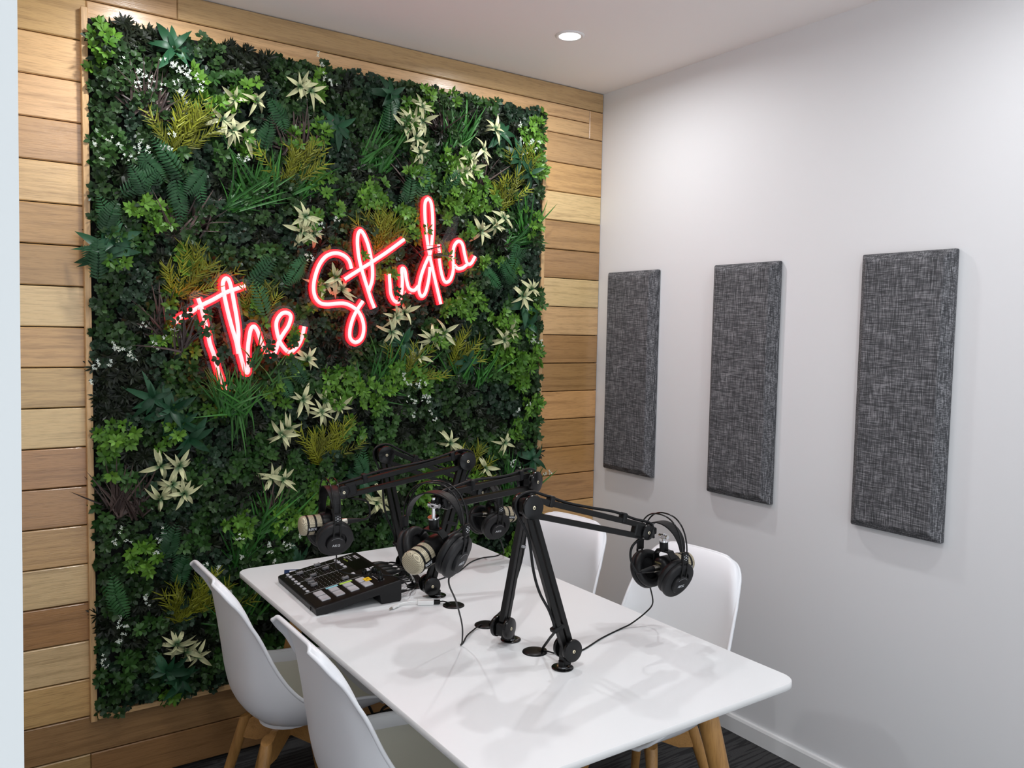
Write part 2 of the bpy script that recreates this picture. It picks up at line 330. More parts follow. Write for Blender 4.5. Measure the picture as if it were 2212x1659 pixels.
WHITE = [[-1.9661, 2.4314], [-1.9301, 2.4385], [-2.064, 2.3977], [-1.9084, 2.4277], [-1.9951, 2.352], [-1.8943, 2.355], [-1.8646, 2.3755], [-2.0528, 2.1508], [-1.9683, 2.1626], [-2.0251, 2.1398], [-2.1209, 2.1485], [-1.7115, 2.1827], [-2.0021, 1.553], [-1.9584, 1.5846], [-2.1145, 1.5215], [-2.0875, 1.4764], [-2.1696, 1.4468], [-1.4068, 1.9377], [-1.4775, 1.831], [-1.0592, 1.7125], [-1.8119, 0.7102], [-1.7641, 0.6692], [-1.8432, 0.7315], [-2.01, 0.6613], [-2.0937, 0.8944], [-1.9641, 0.8621], [-1.715, 0.7962], [-1.5457, 0.8599], [-1.5104, 0.8034], [-1.0963, 1.3825], [-1.0134, 1.3623], [-0.9704, 1.3049], [-1.0332, 1.2696], [-0.948, 1.2284], [-0.5131, 2.4055], [-0.4873, 2.3504], [-0.4637, 2.393], [-0.4418, 1.5339], [-0.5284, 0.9854], [-2.1537, 0.515], [-2.1251, 0.5875], [-1.6147, 0.7826], [-1.427, 2.5204], [-1.3913, 2.4775], [-0.4019, 0.9752], [-0.5103, 1.2702]]
# ------------------------------------------------------------------ room
RW, RH = 2.70, 2.70          # height is 2.70 m; the plank wall is y = 0, the white wall x = 0
def struct(name, mb, mats): return tag(mb.build(name, mats), kind='structure')
struct('floor', MB().box((-1.6, -1.75, -.05), (3.4, 3.7, .1)), M['carpet'])
struct('ceiling', MB().box((-1.6, -2.15, 2.75), (3.4, 4.5, .1)), M['ceiling'])
struct('wall_right', MB().box((.05, -2.15, 1.35), (.1, 4.5, 2.7)), M['wall'])
struct('wall_left', MB().box((-2.70, -1.25, 1.35), (.1, 2.5, 2.7)), M['wall'])
# wall with the doorway the picture is taken through
fw = MB()
fw.box((-2.98, -2.56, 1.35), (.62, .09, 2.7))
struct('wall_front', fw, M['wall'])
# door frame: the left jamb leans a hair
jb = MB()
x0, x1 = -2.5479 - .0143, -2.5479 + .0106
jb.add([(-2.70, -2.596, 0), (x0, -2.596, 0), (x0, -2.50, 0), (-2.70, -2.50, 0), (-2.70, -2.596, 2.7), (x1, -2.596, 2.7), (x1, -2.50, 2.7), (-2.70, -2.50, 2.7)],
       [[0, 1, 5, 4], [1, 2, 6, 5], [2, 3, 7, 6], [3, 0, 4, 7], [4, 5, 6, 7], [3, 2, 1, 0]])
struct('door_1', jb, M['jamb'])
bb = MB()
def skirting(mb, a, b, nrm):
    a = Vector(a); b = Vector(b); n = Vector(nrm)
    pr = [(0, 0), (.015, 0), (.015, .058), (.011, .067), (0, .067)]
    vs = []
    for p in (a, b): vs += [p + n * q[0] + Vector((0, 0, q[1])) for q in pr]
    mb.add(vs, [[i, (i + 1) % 5, 5 + (i + 1) % 5, 5 + i] for i in range(5)] + [[4, 3, 2, 1, 0], [5, 6, 7, 8, 9]])
skirting(bb, (0, -.001, 0), (0, -2.51, 0), (-1, 0, 0))
struct('baseboard_right', bb, M['trim'])

# plank wall ---------------------------------------------------------------
Z0, PD = 2.48187, .130464
GX0, GX1, GZ0, GZ1 = -2.1765, -.3665, .2636, 2.553     # opening of the plant wall
LT = (.70, .45, .215); MT = (.60, .36, .155); DK = (.47, .26, .105); PY = (.72, .51, .25); BR = (.40, .21, .08); OR = (.64, .37, .15)
rowsL = [None, LT, LT, (.53, .33, .155), LT, (.50, .29, .115), (.44, .25, .10), PY, MT, (.62, .40, .175), PY, DK, DK, MT, PY, BR, PY, (.62, .40, .165)]
rowsR = [None, (.52, .32, .15), OR, PY, DK, (.40, .22, .09), PY, (.66, .44, .20), (.43, .24, .095), (.42, .235, .09), OR, (.50, .27, .10), (.47, .25, .09), (.46, .24, .09), OR, DK, (.5, .28, .11), DK]
pv, pf, ptone, pseed = [], [], [], []
def plank(xa, xb, za, zb, tone):
    g = .0016; ch = .003; th = .018
    tone = tuple(t * random.uniform(.96, 1.04) for t in tone)
    xs = (xa + g * .4, xb - g * .4); zs = (za + g, zb - g)
    b = len(pv); sd = (random.uniform(0, 40), random.uniform(0, 40), random.uniform(0, 40))
    for y, i in ((th, 0), (ch, 0), (0, ch)):
        for x, z in ((xs[0] + i, zs[0] + i), (xs[1] - i, zs[0] + i), (xs[1] - i, zs[1] - i), (xs[0] + i, zs[1] - i)): pv.append((x, y, z))
    fs = [[8, 9, 10, 11]]
    for k in range(4):
        k2 = (k + 1) % 4
        fs.append([4 + k, 4 + k2, 8 + k2, 8 + k]); fs.append([k, k2, 4 + k2, 4 + k])
    for f in fs: pf.append([b + i for i in f]); ptone.append(tone); pseed.append(sd)
XL, XR = -2.649, -.001
plank(XL, -1.9, Z0 + PD, 2.6985, (.53, .33, .155)); plank(-1.9, XR, Z0 + PD, 2.6985, (.54, .34, .165))
plank(XL, GX0, Z0, Z0 + PD, (.58, .36, .16))
plank(GX0, -.083, GZ1, Z0 + PD, LT); plank(GX1, -.083, Z0, GZ1 - .0005, LT); plank(-.083, XR, Z0, Z0 + PD, (.58, .36, .165))
for k in range(1, 18):
    zt = Z0 - (k - 1) * PD
    plank(XL, GX0, zt - PD, zt, rowsL[k]); plank(GX1, XR, zt - PD, zt, rowsR[k])
zt = Z0 - 17 * PD
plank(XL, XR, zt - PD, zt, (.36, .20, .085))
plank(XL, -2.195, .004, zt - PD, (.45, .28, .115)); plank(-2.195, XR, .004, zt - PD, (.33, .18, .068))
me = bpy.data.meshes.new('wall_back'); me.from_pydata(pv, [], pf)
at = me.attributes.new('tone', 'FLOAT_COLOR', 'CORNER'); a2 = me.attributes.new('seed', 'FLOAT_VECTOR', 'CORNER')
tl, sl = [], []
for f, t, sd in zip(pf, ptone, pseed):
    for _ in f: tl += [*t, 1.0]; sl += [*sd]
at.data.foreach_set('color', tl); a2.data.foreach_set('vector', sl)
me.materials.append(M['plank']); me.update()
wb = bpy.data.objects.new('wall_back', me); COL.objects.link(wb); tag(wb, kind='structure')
struct('wall_back_core', MB().box((-1.325, .045, 1.35), (2.66, .05, 2.7)), M['soil'])

# ------------------------------------------------------------------ ceiling lamps
def downlight(x, y, label, power, first=[None]):
    if first[0] is None:
        t = thing('downlight', label, 'ceiling light', Matrix.Translation((x, y, 2.7)), 'recessed ceiling downlights')
        MB().lathe([(.040, .000), (.042, -.004), (.050, -.005), (.055, -.002), (.055, .0)], 40).build('trim_ring', M['trim'], t)
        MB().lathe([(0, -.0025), (.041, -.0025)], 40).build('lens', M['lens'], t)
        first[0] = t
    else:
        t = copy_tree(first[0]); t.matrix_world = Matrix.Translation((x, y, 2.7)); t['label'] = label
    L = bpy.data.lights.new('downlight_lamp', 'AREA'); L.shape = 'DISK'; L.size = .08; L.energy = power; L.color = (.97, .985, 1.0); L.spread = R(172)
    o = bpy.data.objects.new('downlight_lamp', L); COL.objects.link(o); o.location = (x, y, 2.694)
    return t
PW = 14.3
downlight(-.605, -.498, 'round recessed downlight glowing in the ceiling near the wood and white wall corner', PW)
downlight(-1.99, -.43, 'round recessed downlight in the ceiling over the top left of the plant wall', PW)
downlight(-.62, -2.0, 'round recessed ceiling downlight over the near table end by the white wall', PW * .74)
downlight(-2.03, -2.02, 'round recessed downlight in the ceiling between the doorway and the left hand chairs', PW)
downlight(-2.3, -3.75, 'round downlight added unseen outside the doorway to light the door frame', PW)  # added lamp behind the camera, there to brighten the door frame

# ------------------------------------------------------------------ acoustic panels
def acoustic(y0, y1, z0, z1, label):
    d0, d1, b = .022, .046, .026
    t = thing('acoustic_panel', label, 'acoustic panel', Matrix.Translation((0, (y0 + y1) / 2, (z0 + z1) / 2)), 'grey acoustic panels on the white wall')
    w, h = (y1 - y0) / 2, (z1 - z0) / 2
    bm = bmesh.new()
    def ring(x, i): return [bm.verts.new((x, sy * (w - i), sz * (h - i))) for sy, sz in ((-1, -1), (1, -1), (1, 1), (-1, 1))]
    a, bq, c = ring(-.001, 0), ring(-d0, 0), ring(-d1, b)
    for p, q in ((a, bq), (bq, c)):
        for k in range(4): bm.faces.new((p[k], p[(k + 1) % 4], q[(k + 1) % 4], q[k]))
    bm.faces.new(c); bm.faces.new(a[::-1])
    bmesh.ops.recalc_face_normals(bm, faces=bm.faces[:])
    bmesh.ops.bevel(bm, geom=[e for e in bm.edges if e.calc_face_angle(0) > .2], offset=.004, segments=2, affect='EDGES', profile=.5)
    me = bpy.data.meshes.new('fabric_face'); bm.to_mesh(me); bm.free(); me.materials.append(M['fabric'])
    o = bpy.data.objects.new('fabric_face', me); COL.objects.link(o); o.parent = t
    MB().box((-.0045, 0, 0), (.007, 2 * w - .05, 2 * h - .05)).build('mounting_board', M['black'], t)
acoustic(-.408, -.088, .947, 1.862, 'grey fabric acoustic panel nearest the wood wall corner')
acoustic(-1.040, -.728, .945, 1.862, 'middle grey fabric acoustic panel of the three on the white wall')
acoustic(-1.688, -1.376, .943, 1.862, 'grey fabric acoustic panel farthest from the wood wall, largest in view')

# ------------------------------------------------------------------ table
TX0, TX1, TY0, TY1, TZ = -1.768, -.880, -1.806, -.202, .75
tb = thing('table', 'long white table with rounded corners and tapered wooden legs', 'table', Matrix.Translation(((TX0 + TX1) / 2, (TY0 + TY1) / 2, 0)))
hw, hl, rc, th = (TX1 - TX0) / 2, (TY1 - TY0) / 2, .045, .018
poly = []
for cx, cy, a0 in ((hw - rc, hl - rc, 0), (-hw + rc, hl - rc, 90), (-hw + rc, -hl + rc, 180), (hw - rc, -hl + rc, 270)):
    for k in range(9):
        a = R(a0 + k * 90 / 8); poly.append((cx + rc * math.cos(a), cy + rc * math.sin(a)))
top = MB(); n = len(poly)
def inset(i): return [(p[0] * (1 - i / hw), p[1] * (1 - i / hl)) for p in poly]
rings = [(0.0015, TZ), (0, TZ - .0015), (0, TZ - th + .003), (.003, TZ - th)]
vs = []
for i, z in rings: vs += [(x, y, z) for x, y in inset(i)]
fs = [[i * n + k, (i + 1) * n + k, (i + 1) * n + (k + 1) % n, i * n + (k + 1) % n] for i in range(3) for k in range(n)]
top.add(vs, [f for f in fs], 1, True); top.add([(x, y, TZ) for x, y in inset(.0015)], [list(range(n))], 0); top.add([(x, y, TZ - th) for x, y in inset(.003)], [list(range(n))[::-1]], 1)
top.build('tabletop', [M['table'], M['tedge']], tb)
for sx in (-1, 1):
    for sy in (-1, 1):
        t0 = Vector((sx * (hw - .215), sy * (hl - .118), TZ - th)); t1 = Vector((sx * (hw - .07), sy * (hl - .004), 0))
        MB().cyl(t0, t1, .027, .016, 28).build('leg', M['leg'], tb)
        MB().cyl(t0 + Vector((0, 0, -.004)), t0 + Vector((0, 0, .0)), .045, .045, 24).build('mounting_plate', M['black'], tb)

# ------------------------------------------------------------------ chairs
CST = [((-.258, .868), (-.251, .860), .118), ((-.252, .865), (-.240, .852), .146), ((-.240, .852), (-.222, .832), .167), ((-.224, .820), (-.194, .800), .183), ((-.210, .770), (-.168, .755), .194),
       ((-.196, .68), (-.143, .703), .206), ((-.185, .59), (-.108, .622), .216), ((-.176, .515), (-.070, .555), .226), ((-.156, .447), (-.025, .506), .233), ((-.105, .398), (.030, .484), .236),
       ((-.02, .376), (.105, .477), .236), ((.08, .380), (.165, .468), .230), ((.165, .397), (.212, .452), .218), ((.222, .408), (.236, .430), .195), ((.246, .400), (.243, .410), .165)]
def chair_surface(nu=29, sub=4, inset=0.0, lift=0.0, t0=0, t1=14):
    C = catmull([V(c[0], 0, c[1]) for c, r, w in CST], sub); Rr = catmull([V(r[0], 0, r[1]) for c, r, w in CST], sub); W = catmull([V(w, 0, 0) for c, r, w in CST], sub)
    rows = []
    for i in range(t0 * sub, t1 * sub + 1):
        row = []
        for k in range(nu):
            u = -1 + 2 * k / (nu - 1); uu = u * (1 - inset); s = abs(uu) ** 2.3
            p = C[i].lerp(Rr[i], s); yy = W[i].x * math.sin(uu * math.pi / 2 * .92) / math.sin(math.pi / 2 * .92)
            e = min(1, max(0, (abs(uu) - .72) / .28)); fl = min(1, max(0, (.80 - i / (12.0 * sub)) / .45)) * (.55 + .45 * min(1, i / (2.5 * sub)))     # edge rolled back
            row.append(Vector((p.x - .015 * fl * e * e, yy + math.copysign(.004 * fl * e, u), p.z - .010 * fl * e * e)))
        rows.append(row)
    if lift:
        out = []
        for i, row in enumerate(rows):
            r2 = []
            for k, p in enumerate(row):
                a = rows[min(i + 1, len(rows) - 1)][k] - rows[max(i - 1, 0)][k]; b = row[min(k + 1, nu - 1)] - row[max(k - 1, 0)]
                nn = a.cross(b).normalized()
                r2.append(p + nn * lift)
            out.append(r2)
        rows = out
    return rows
def grid_faces(nr, nc, flip=False):
    f = [[i * nc + k, i * nc + k + 1, (i + 1) * nc + k + 1, (i + 1) * nc + k] for i in range(nr - 1) for k in range(nc - 1)]
    return [q[::-1] for q in f] if flip else f
def make_chair(label, Mx):
    t = thing('chair', label, 'chair', Mx, 'white moulded chairs round the table')
    nu = 29
    a = chair_surface(nu); b = chair_surface(nu, lift=.006)
    mb = MB(); nr = len(a)
    flat = [p for r in a for p in r]; flat2 = [p for r in b for p in r]
    mb.add(flat, grid_faces(nr, nu), 0, True); mb.add(flat2, grid_faces(nr, nu, True), 0, True)
    edge = [(0, k) for k in range(nu)] + [(i, nu - 1) for i in range(1, nr)] + [(nr - 1, k) for k in range(nu - 2, -1, -1)] + [(i, 0) for i in range(nr - 2, 0, -1)]
    rim = [(a[i][k] + b[i][k]) / 2 for i, k in edge]
    mb.tube(rim, .0056, 8, 0, None, True, 1)
    mb.build('shell', M['shell'], t)
    # seat cushion
    ca = chair_surface(21, 4, .16, .006, 7, 13); cb = chair_surface(21, 4, .16, .026, 7, 13)
    for i, row in enumerate(cb):                      # round the cushion off at its border
        for k in range(21):
            e = min(i, len(cb) - 1 - i) / 3.0; e2 = min(k, 20 - k) / 2.5
            f = min(1, e) * min(1, e2); f = math.sqrt(max(0, f))
            row[k] = ca[i][k].lerp(row[k], f)
    mc = MB(); mc.add([p for r in cb for p in r], grid_faces(len(cb), 21, True), 0, True); mc.build('cushion', M['cushion'], t)
    # frame: crossed boards and round legs
    hub = MB(); hub.lathe([(0, .362), (.09, .362), (.09, .372), (0, .372)], 24); hub.build('seat_plate', M['shell'], t)
    for j, (sx, sy) in enumerate(((-1, -1), (1, 1), (1, -1), (-1, 1))):
        d = Vector((sx, sy, 0)).normalized(); q = frame((0, 0, 0), d)
        br = MB(); zt = .362
        br.prism([(0, zt), (0, zt - .052), (.105, zt - .085), (.150, zt - .082), (.150, zt - .03), (.10, zt)], -.011 + j * .0002, .011 + j * .0002, 0, q @ Matrix(((1, 0, 0, 0), (0, 0, -1, 0), (0, 1, 0, 0), (0, 0, 0, 1))), .0015, 1)
        br.build('brace', M['brace'], t)
        l = MB(); p0 = d * .140 + Vector((0, 0, .358)); p1 = d * .262
        ax = (p0 - p1).normalized(); qq = ax.to_track_quat('Z', 'Y').to_matrix().to_4x4(); qq.translation = p1; L = (p0 - p1).length
        vs = []; nn = 20
        for (r, z, cut) in ((0.0001, 0, 0), (.0125, 0, 0), (.013, .004, 0), (.0185, L - .035, 0), (.0185, L, 1), (.0001, L, 2)):
            for k in range(nn):
                ang = 2 * math.pi * k / nn; p = qq @ Vector((r * math.cos(ang), r * math.sin(ang), z))
                if cut == 1: p = p + ax * (-(p - p0).dot(d) * .9 - .004)      # bevelled shoulder
                if cut == 2: p = p + ax * (-.004)
                vs.append(p)
        l.add(vs, [[i * nn + k, i * nn + (k + 1) % nn, (i + 1) * nn + (k + 1) % nn, (i + 1) * nn + k] for i in (1, 2, 3) for k in range(nn)], 0, True)
        l.add(vs, [[i * nn + k, i * nn + (k + 1) % nn, (i + 1) * nn + (k + 1) % nn, (i + 1) * nn + k] for i in (0, 4) for k in range(nn)], 0, False)
        l.build('leg', M['leg'], t)
    return t
def place(x, y, rz): return Matrix.Translation((x, y, 0)) @ Matrix.Rotation(R(rz), 4, 'Z')
ch = make_chair('white moulded chair with wooden legs on the left, farther back beside the audio mixer', place(-1.706, -.548, 0))
for lab, mm in (('white moulded chair cropped by the bottom edge, nearer of the two on the left', place(-1.655, -1.15, 0)),
                ('white moulded chair at the white wall nearer end of the table, behind the hanging headphones', place(-.765, -1.17, 188)),
                ('white moulded chair in the far corner between table and wood wall', place(-.83, -.60, 189))):
    c = copy_tree(ch); c.matrix_world = mm; c['label'] = lab
# ------------------------------------------------------------------ plant wall
gw = thing('green_wall', 'framed wall of artificial plants behind the red neon lettering', 'plant wall', Matrix.Translation(((GX0 + GX1) / 2, 0, (GZ0 + GZ1) / 2)))
GM = Matrix.Translation((-(GX0 + GX1) / 2, 0, -(GZ0 + GZ1) / 2))
MB().box(((GX0 + GX1) / 2, -.004, (GZ0 + GZ1) / 2), (GX1 - GX0, .012, GZ1 - GZ0), M=GM).build('backing_board', M['soil'], gw)
SD = .026
def strip(c, d, m): MB().box(c, d, 0, .0012, GM, 1).build('frame_strip', m, gw)
strip((GX0 - .0095, -SD / 2 + .003, (GZ0 + GZ1) / 2 + .008), (.019, SD + .006, GZ1 - GZ0 + .04), M['strip'])
strip((GX1 + .0095, -SD / 2 + .003, (GZ0 + GZ1) / 2 + .008), (.019, SD + .006, GZ1 - GZ0 + .02), M['strip'])
strip(((GX0 + GX1) / 2, -.0015, GZ1 + .0085), (GX1 - GX0, .009, .017), M['stripx'])
strip(((GX0 + GX1) / 2, -SD * .75, GZ0 + .009), (GX1 - GX0, SD * 1.5 + .004, .018), M['stripx'])

class Leaves:
    """many leaves in one mesh; numpy arrays"""
    def __init__(s): s.V = []; s.F4 = []; s.F3 = []; s.C = []; s.n = 0
    def add(s, tv, q, t, cols, Mx):
        """tv (k,3) template, Mx (n,3,4) transforms, cols (n,k,3)"""
        n = len(Mx); k = len(tv)
        h = np.concatenate([tv, np.ones((k, 1))], 1)
        vv = np.einsum('nij,kj->nki', Mx, h).reshape(-1, 3)
        off = (np.arange(n) * k + s.n)[:, None, None]
        if len(q): s.F4.append((np.array(q)[None] + off).reshape(-1, 4))
        if len(t): s.F3.append((np.array(t)[None] + off).reshape(-1, 3))
        s.V.append(vv); s.C.append(np.broadcast_to(cols, (n, k, 3)).reshape(-1, 3)); s.n += n * k
    def build(s, name, mt, parent, smooth=True):
        v = np.concatenate(s.V); v = v - np.array([(GX0 + GX1) / 2, 0, (GZ0 + GZ1) / 2])
        f4 = np.concatenate(s.F4) if s.F4 else np.zeros((0, 4), int); f3 = np.concatenate(s.F3) if s.F3 else np.zeros((0, 3), int)
        me = bpy.data.meshes.new(name); me.vertices.add(len(v)); me.vertices.foreach_set('co', v.astype(np.float32).ravel())
        li = np.concatenate([f4.ravel(), f3.ravel()]).astype(np.int32); me.loops.add(len(li)); me.loops.foreach_set('vertex_index', li)
        st = np.concatenate([np.arange(len(f4)) * 4, len(f4) * 4 + np.arange(len(f3)) * 3]).astype(np.int32)
        me.polygons.add(len(st)); me.polygons.foreach_set('loop_start', st)
        me.polygons.foreach_set('use_smooth', np.ones(len(st), bool))
        a = me.attributes.new('col', 'FLOAT_COLOR', 'POINT'); c = np.concatenate(s.C); a.data.foreach_set('color', np.concatenate([c, np.ones((len(c), 1))], 1).astype(np.float32).ravel())
        me.materials.append(mt); me.update(calc_edges=True); me.validate()
        o = bpy.data.objects.new(name, me); COL.objects.link(o); o.parent = parent
        return o
def leaf_tpl(w, pos=(.22, .62), wid=(.8, 1.0), fold=.12, droop=.10):
    """unit length leaf along X, half width w"""
    a, b = pos
    v = [(0, 0, 0), (a, w * wid[0], fold * w), (a, 0, 0.02), (a, -w * wid[0], fold * w), (b, w * wid[1], fold * w - droop * .4), (b, 0, -droop * .35), (b, -w * wid[1], fold * w - droop * .4), (1, 0, -droop)]
    return np.array(v), [(3, 6, 5, 2), (1, 2, 5, 4)], [(0, 3, 2), (0, 2, 1), (5, 6, 7), (5, 7, 4)]
def long_tpl(w, segs=6, shape=None, curl=.25, fold=.3):
    """lanceolate blade, unit length, curving down"""
    v = []; q = []; t = []
    for i in range(segs + 1):
        s = i / segs; hw = w * shape(s); z = -curl * s * s; x = s * (1 - curl * .25 * s)
        v += [(x, hw, z + fold * hw), (x, 0, z), (x, -hw, z + fold * hw)]
    for i in range(segs):
        b = i * 3; q += [(b + 1, b + 4, b + 3, b), (b + 2, b + 5, b + 4, b + 1)]
    return np.array(v), q, t
def mats3(pos, d, up, scale):
    """(n,3,4): X axis d, Z near up"""
    d = d / np.linalg.norm(d, axis=1, keepdims=True)
    y = np.cross(up, d); y /= np.linalg.norm(y, axis=1, keepdims=True) + 1e-9
    z = np.cross(d, y)
    s = np.asarray(scale)[:, None]
    return np.stack([d * s, y * s, z * s, pos], axis=2)
OUT = np.array([0., -1., 0.])
def rosette_dirs(n, axis, elev, phase, jit=.15):
    """n directions fanned round axis at elevation elev (radians from the plane)"""
    axis = axis / np.linalg.norm(axis)
    ref = np.array([0, 0, 1.]) if abs(axis[2]) < .9 else np.array([1., 0, 0])
    u = np.cross(axis, ref); u /= np.linalg.norm(u); w = np.cross(axis, u)
    a = phase + np.arange(n) * 2 * np.pi / n + rng.normal(0, jit, n); e = elev + rng.normal(0, .12, n)
    return (np.cos(a) * np.cos(e))[:, None] * u + (np.sin(a) * np.cos(e))[:, None] * w + np.sin(e)[:, None] * axis
def jcol(base, n, k, var=.18):
    b = np.array(base); f = rng.uniform(1 - var, 1 + var, (n, 1, 1)); t = rng.uniform(-.06, .06, (n, 1, 1))
    return np.clip(b[None, None, :] * f * (1 + np.concatenate([t, t * .3, -t], 2)), 0, 1) * np.ones((n, k, 1))

# species patches over the wall
SPEC = ['box'] * 6 + ['euc'] * 4 + ['fig'] * 3 + ['lime'] * 3 + ['dark'] * 4
NS = 620
sx_ = rng.uniform(GX0, GX1, NS); sz_ = rng.uniform(GZ0, GZ1, NS); ss_ = rng.integers(0, len(SPEC), NS)
# (leaf half width, length, leaves, colour a, colour b, protrusion)
SP = dict(box=(.31, .0205, 8, (.011, .030, .009), (.030, .070, .018), .062), lime=(.25, .027, 8, (.038, .110, .010), (.095, .210, .022), .080), euc=(.36, .0185, 8, (.010, .025, .013), (.025, .055, .028), .056),
          fig=(.27, .0255, 7, (.013, .045, .009), (.034, .088, .018), .070), dark=(.10, .032, 14, (.006, .010, .005), (.015, .022, .010), .046))
TPL = {k: leaf_tpl(v[0] if k != 'lime' else .24, *(((.22, .6), (.75, 1.0)) if k in ('lime', 'fig') else ((.28, .68), (.9, 1.0)))) for k, v in SP.items()}
LV = Leaves()
step = .0268
buck = {k: [[], [], [], []] for k in SP}
zz = GZ0 + .012
row = 0
while zz < GZ1 - .004:
    xx = GX0 + .012 + (row % 2) * step / 2
    while xx < GX1 - .008:
        x = xx + rng.normal(0, .008); z = zz + rng.normal(0, .008)
        x = min(max(x, GX0 + .006), GX1 - .006); z = min(max(z, GZ0 + .02), GZ1 - .006)
        i = int(np.argmin((sx_ - x) ** 2 + (sz_ - z) ** 2 + rng.normal(0, .0006, NS)))
        k = SPEC[ss_[i]]; w, L, n, ca, cb, pr = SP[k]
        # outer head and the tier below it
        dome = pr * (rng.uniform(.6, 1.1) - .30 * math.sin(x * 31 + 2 * math.sin(z * 17)) * math.sin(z * 37 + 1.3))
        ed_ = min(x - GX0, GX1 - x, z - GZ0, GZ1 - z)
        if rng.random() < .8: dome *= min(1, .45 + ed_ / .09)
        dome = max(dome, .018)
        if rng.random() < .16 and k != 'lime': dome *= .45
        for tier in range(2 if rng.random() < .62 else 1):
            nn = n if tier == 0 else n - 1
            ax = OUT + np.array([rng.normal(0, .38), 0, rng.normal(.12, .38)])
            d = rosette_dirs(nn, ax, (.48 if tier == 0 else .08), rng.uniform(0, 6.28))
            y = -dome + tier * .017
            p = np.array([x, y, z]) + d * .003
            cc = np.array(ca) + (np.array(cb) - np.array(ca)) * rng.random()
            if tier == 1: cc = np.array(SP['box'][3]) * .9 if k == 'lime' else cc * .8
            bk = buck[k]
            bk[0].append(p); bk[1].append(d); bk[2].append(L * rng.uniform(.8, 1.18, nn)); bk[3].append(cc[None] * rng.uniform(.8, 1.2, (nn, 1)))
        xx += step
    zz += step * .88; row += 1
for k, (p, d, s, c) in buck.items():
    if not p: continue
    p = np.concatenate(p); d = np.concatenate(d); s = np.concatenate(s); c = np.concatenate(c)
    tv, q, t = TPL[k]
    up = np.tile(OUT, (len(p), 1)) + rng.normal(0, .25, (len(p), 3))
    # leaves stay off the backing board
    col = np.repeat(c[:, None, :], len(tv), 1)
    if k in ('lime', 'fig'): col[:, [2, 5], :] *= 1.25
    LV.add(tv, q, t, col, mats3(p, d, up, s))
# sprigs standing in front of the sign
FR = [NEON['t_stem'][3], NEON['t_stem'][2], NEON['t_stem'][5], NEON['h'][-1], NEON['e'][1], NEON['e'][0], NEON['t_bar'][0], NEON['t_bar'][1], NEON['h'][17], NEON['t_stem'][8], NEON['u'][5], NEON['e'][12], NEON['e'][13]]
for (x, z) in FR:
    for q_ in range(1 + (rng.random() < .5)):
        k = 'fig' if rng.random() < .6 else 'box'; ax = OUT + np.array([rng.normal(0, .3), 0, rng.normal(-.1, .3)]); d = rosette_dirs(8, ax, .3, rng.uniform(0, 6.28))
        tv, q, t = TPL[k]; c = np.array(SP[k][3]) * rng.uniform(.7, 1.4)
        LV.add(tv, q, t, np.repeat(c[None], len(tv), 0)[None], mats3(np.array([[x + rng.normal(0, .018), -.124 - rng.uniform(0, .012), z + rng.normal(0, .02)]]) + d * .003, d, np.tile(OUT, (8, 1)) + rng.normal(0, .25, (8, 3)), rng.uniform(.016, .026, 8)))
hf_ = LV.build('leaf_mass', M['leaf'], gw); tag(hf_, kind='stuff')

def plant(name, tpls):
    L = Leaves()
    for a in tpls: L.add(*a)
    return L.build(name, M['leaf'], gw)
# cream and green lily-like rosettes
shp = lambda s: (math.sin(math.pi * min(1, s * .93 + .07) ** .8)) ** .9 if s < 1 else 0.0
ct = [long_tpl(.128, 7, shp, cu, .4) for cu in (.0, .4, .85, 1.2)]
for (x, z) in CREAM:
    out = []
    ax = OUT + np.array([rng.normal(0, .3), 0, rng.normal(.05, .3)])
    y = -.078 - rng.uniform(0, .018)
    for tier, (n, e, ln) in enumerate(((4, .8, .048), (5, .22, .063))):
        d = rosette_dirs(n, ax, e, rng.uniform(0, 6.28), .25)
        for j in range(n):
            tv, q, t = ct[rng.integers(0, 4)]
            s = np.clip((tv[:, 0] - .10) / .22, 0, 1)[:, None]
            edge = np.array((.58, .58, .33)) * rng.uniform(.82, 1.08); core = np.array((.03, .11, .035))
            midrib = np.clip(1 - np.abs(tv[:, 1]) / .05, 0, 1)[:, None] * .16
            col = (core + (edge - core) * s) * (1 - midrib) + core * midrib
            out.append((tv, q, t, col[None], mats3(np.array([[x, y, z]]) + d[j:j + 1] * .004, d[j:j + 1], OUT[None] + rng.normal(0, .2, (1, 3)), [ln * rng.uniform(.78, 1.12)])))
    plant('cream_lily', out)
# broad dark green rosettes
bt = [long_tpl(.15, 6, shp, cu, .3) for cu in (.2, .6, 1.0)]
for (x, z) in BROAD:
    out = []
    ax = OUT + np.array([rng.normal(0, .35), 0, rng.normal(.0, .35)])
    for n, e, ln in ((5, .7, .075), (7, .2, .10)):
        d = rosette_dirs(n, ax, e, rng.uniform(0, 6.28), .25)
        for j in range(n):
            tv, q, t = bt[rng.integers(0, 3)]
            c = np.array((.014, .060, .026)) * rng.uniform(.7, 1.4)
            out.append((tv, q, t, np.repeat(c[None], len(tv), 0)[None], mats3(np.array([[x, -.075, z]]), d[j:j + 1], OUT[None] + rng.normal(0, .2, (1, 3)), [ln * rng.uniform(.75, 1.1)])))
    plant('broadleaf_rosette', out)
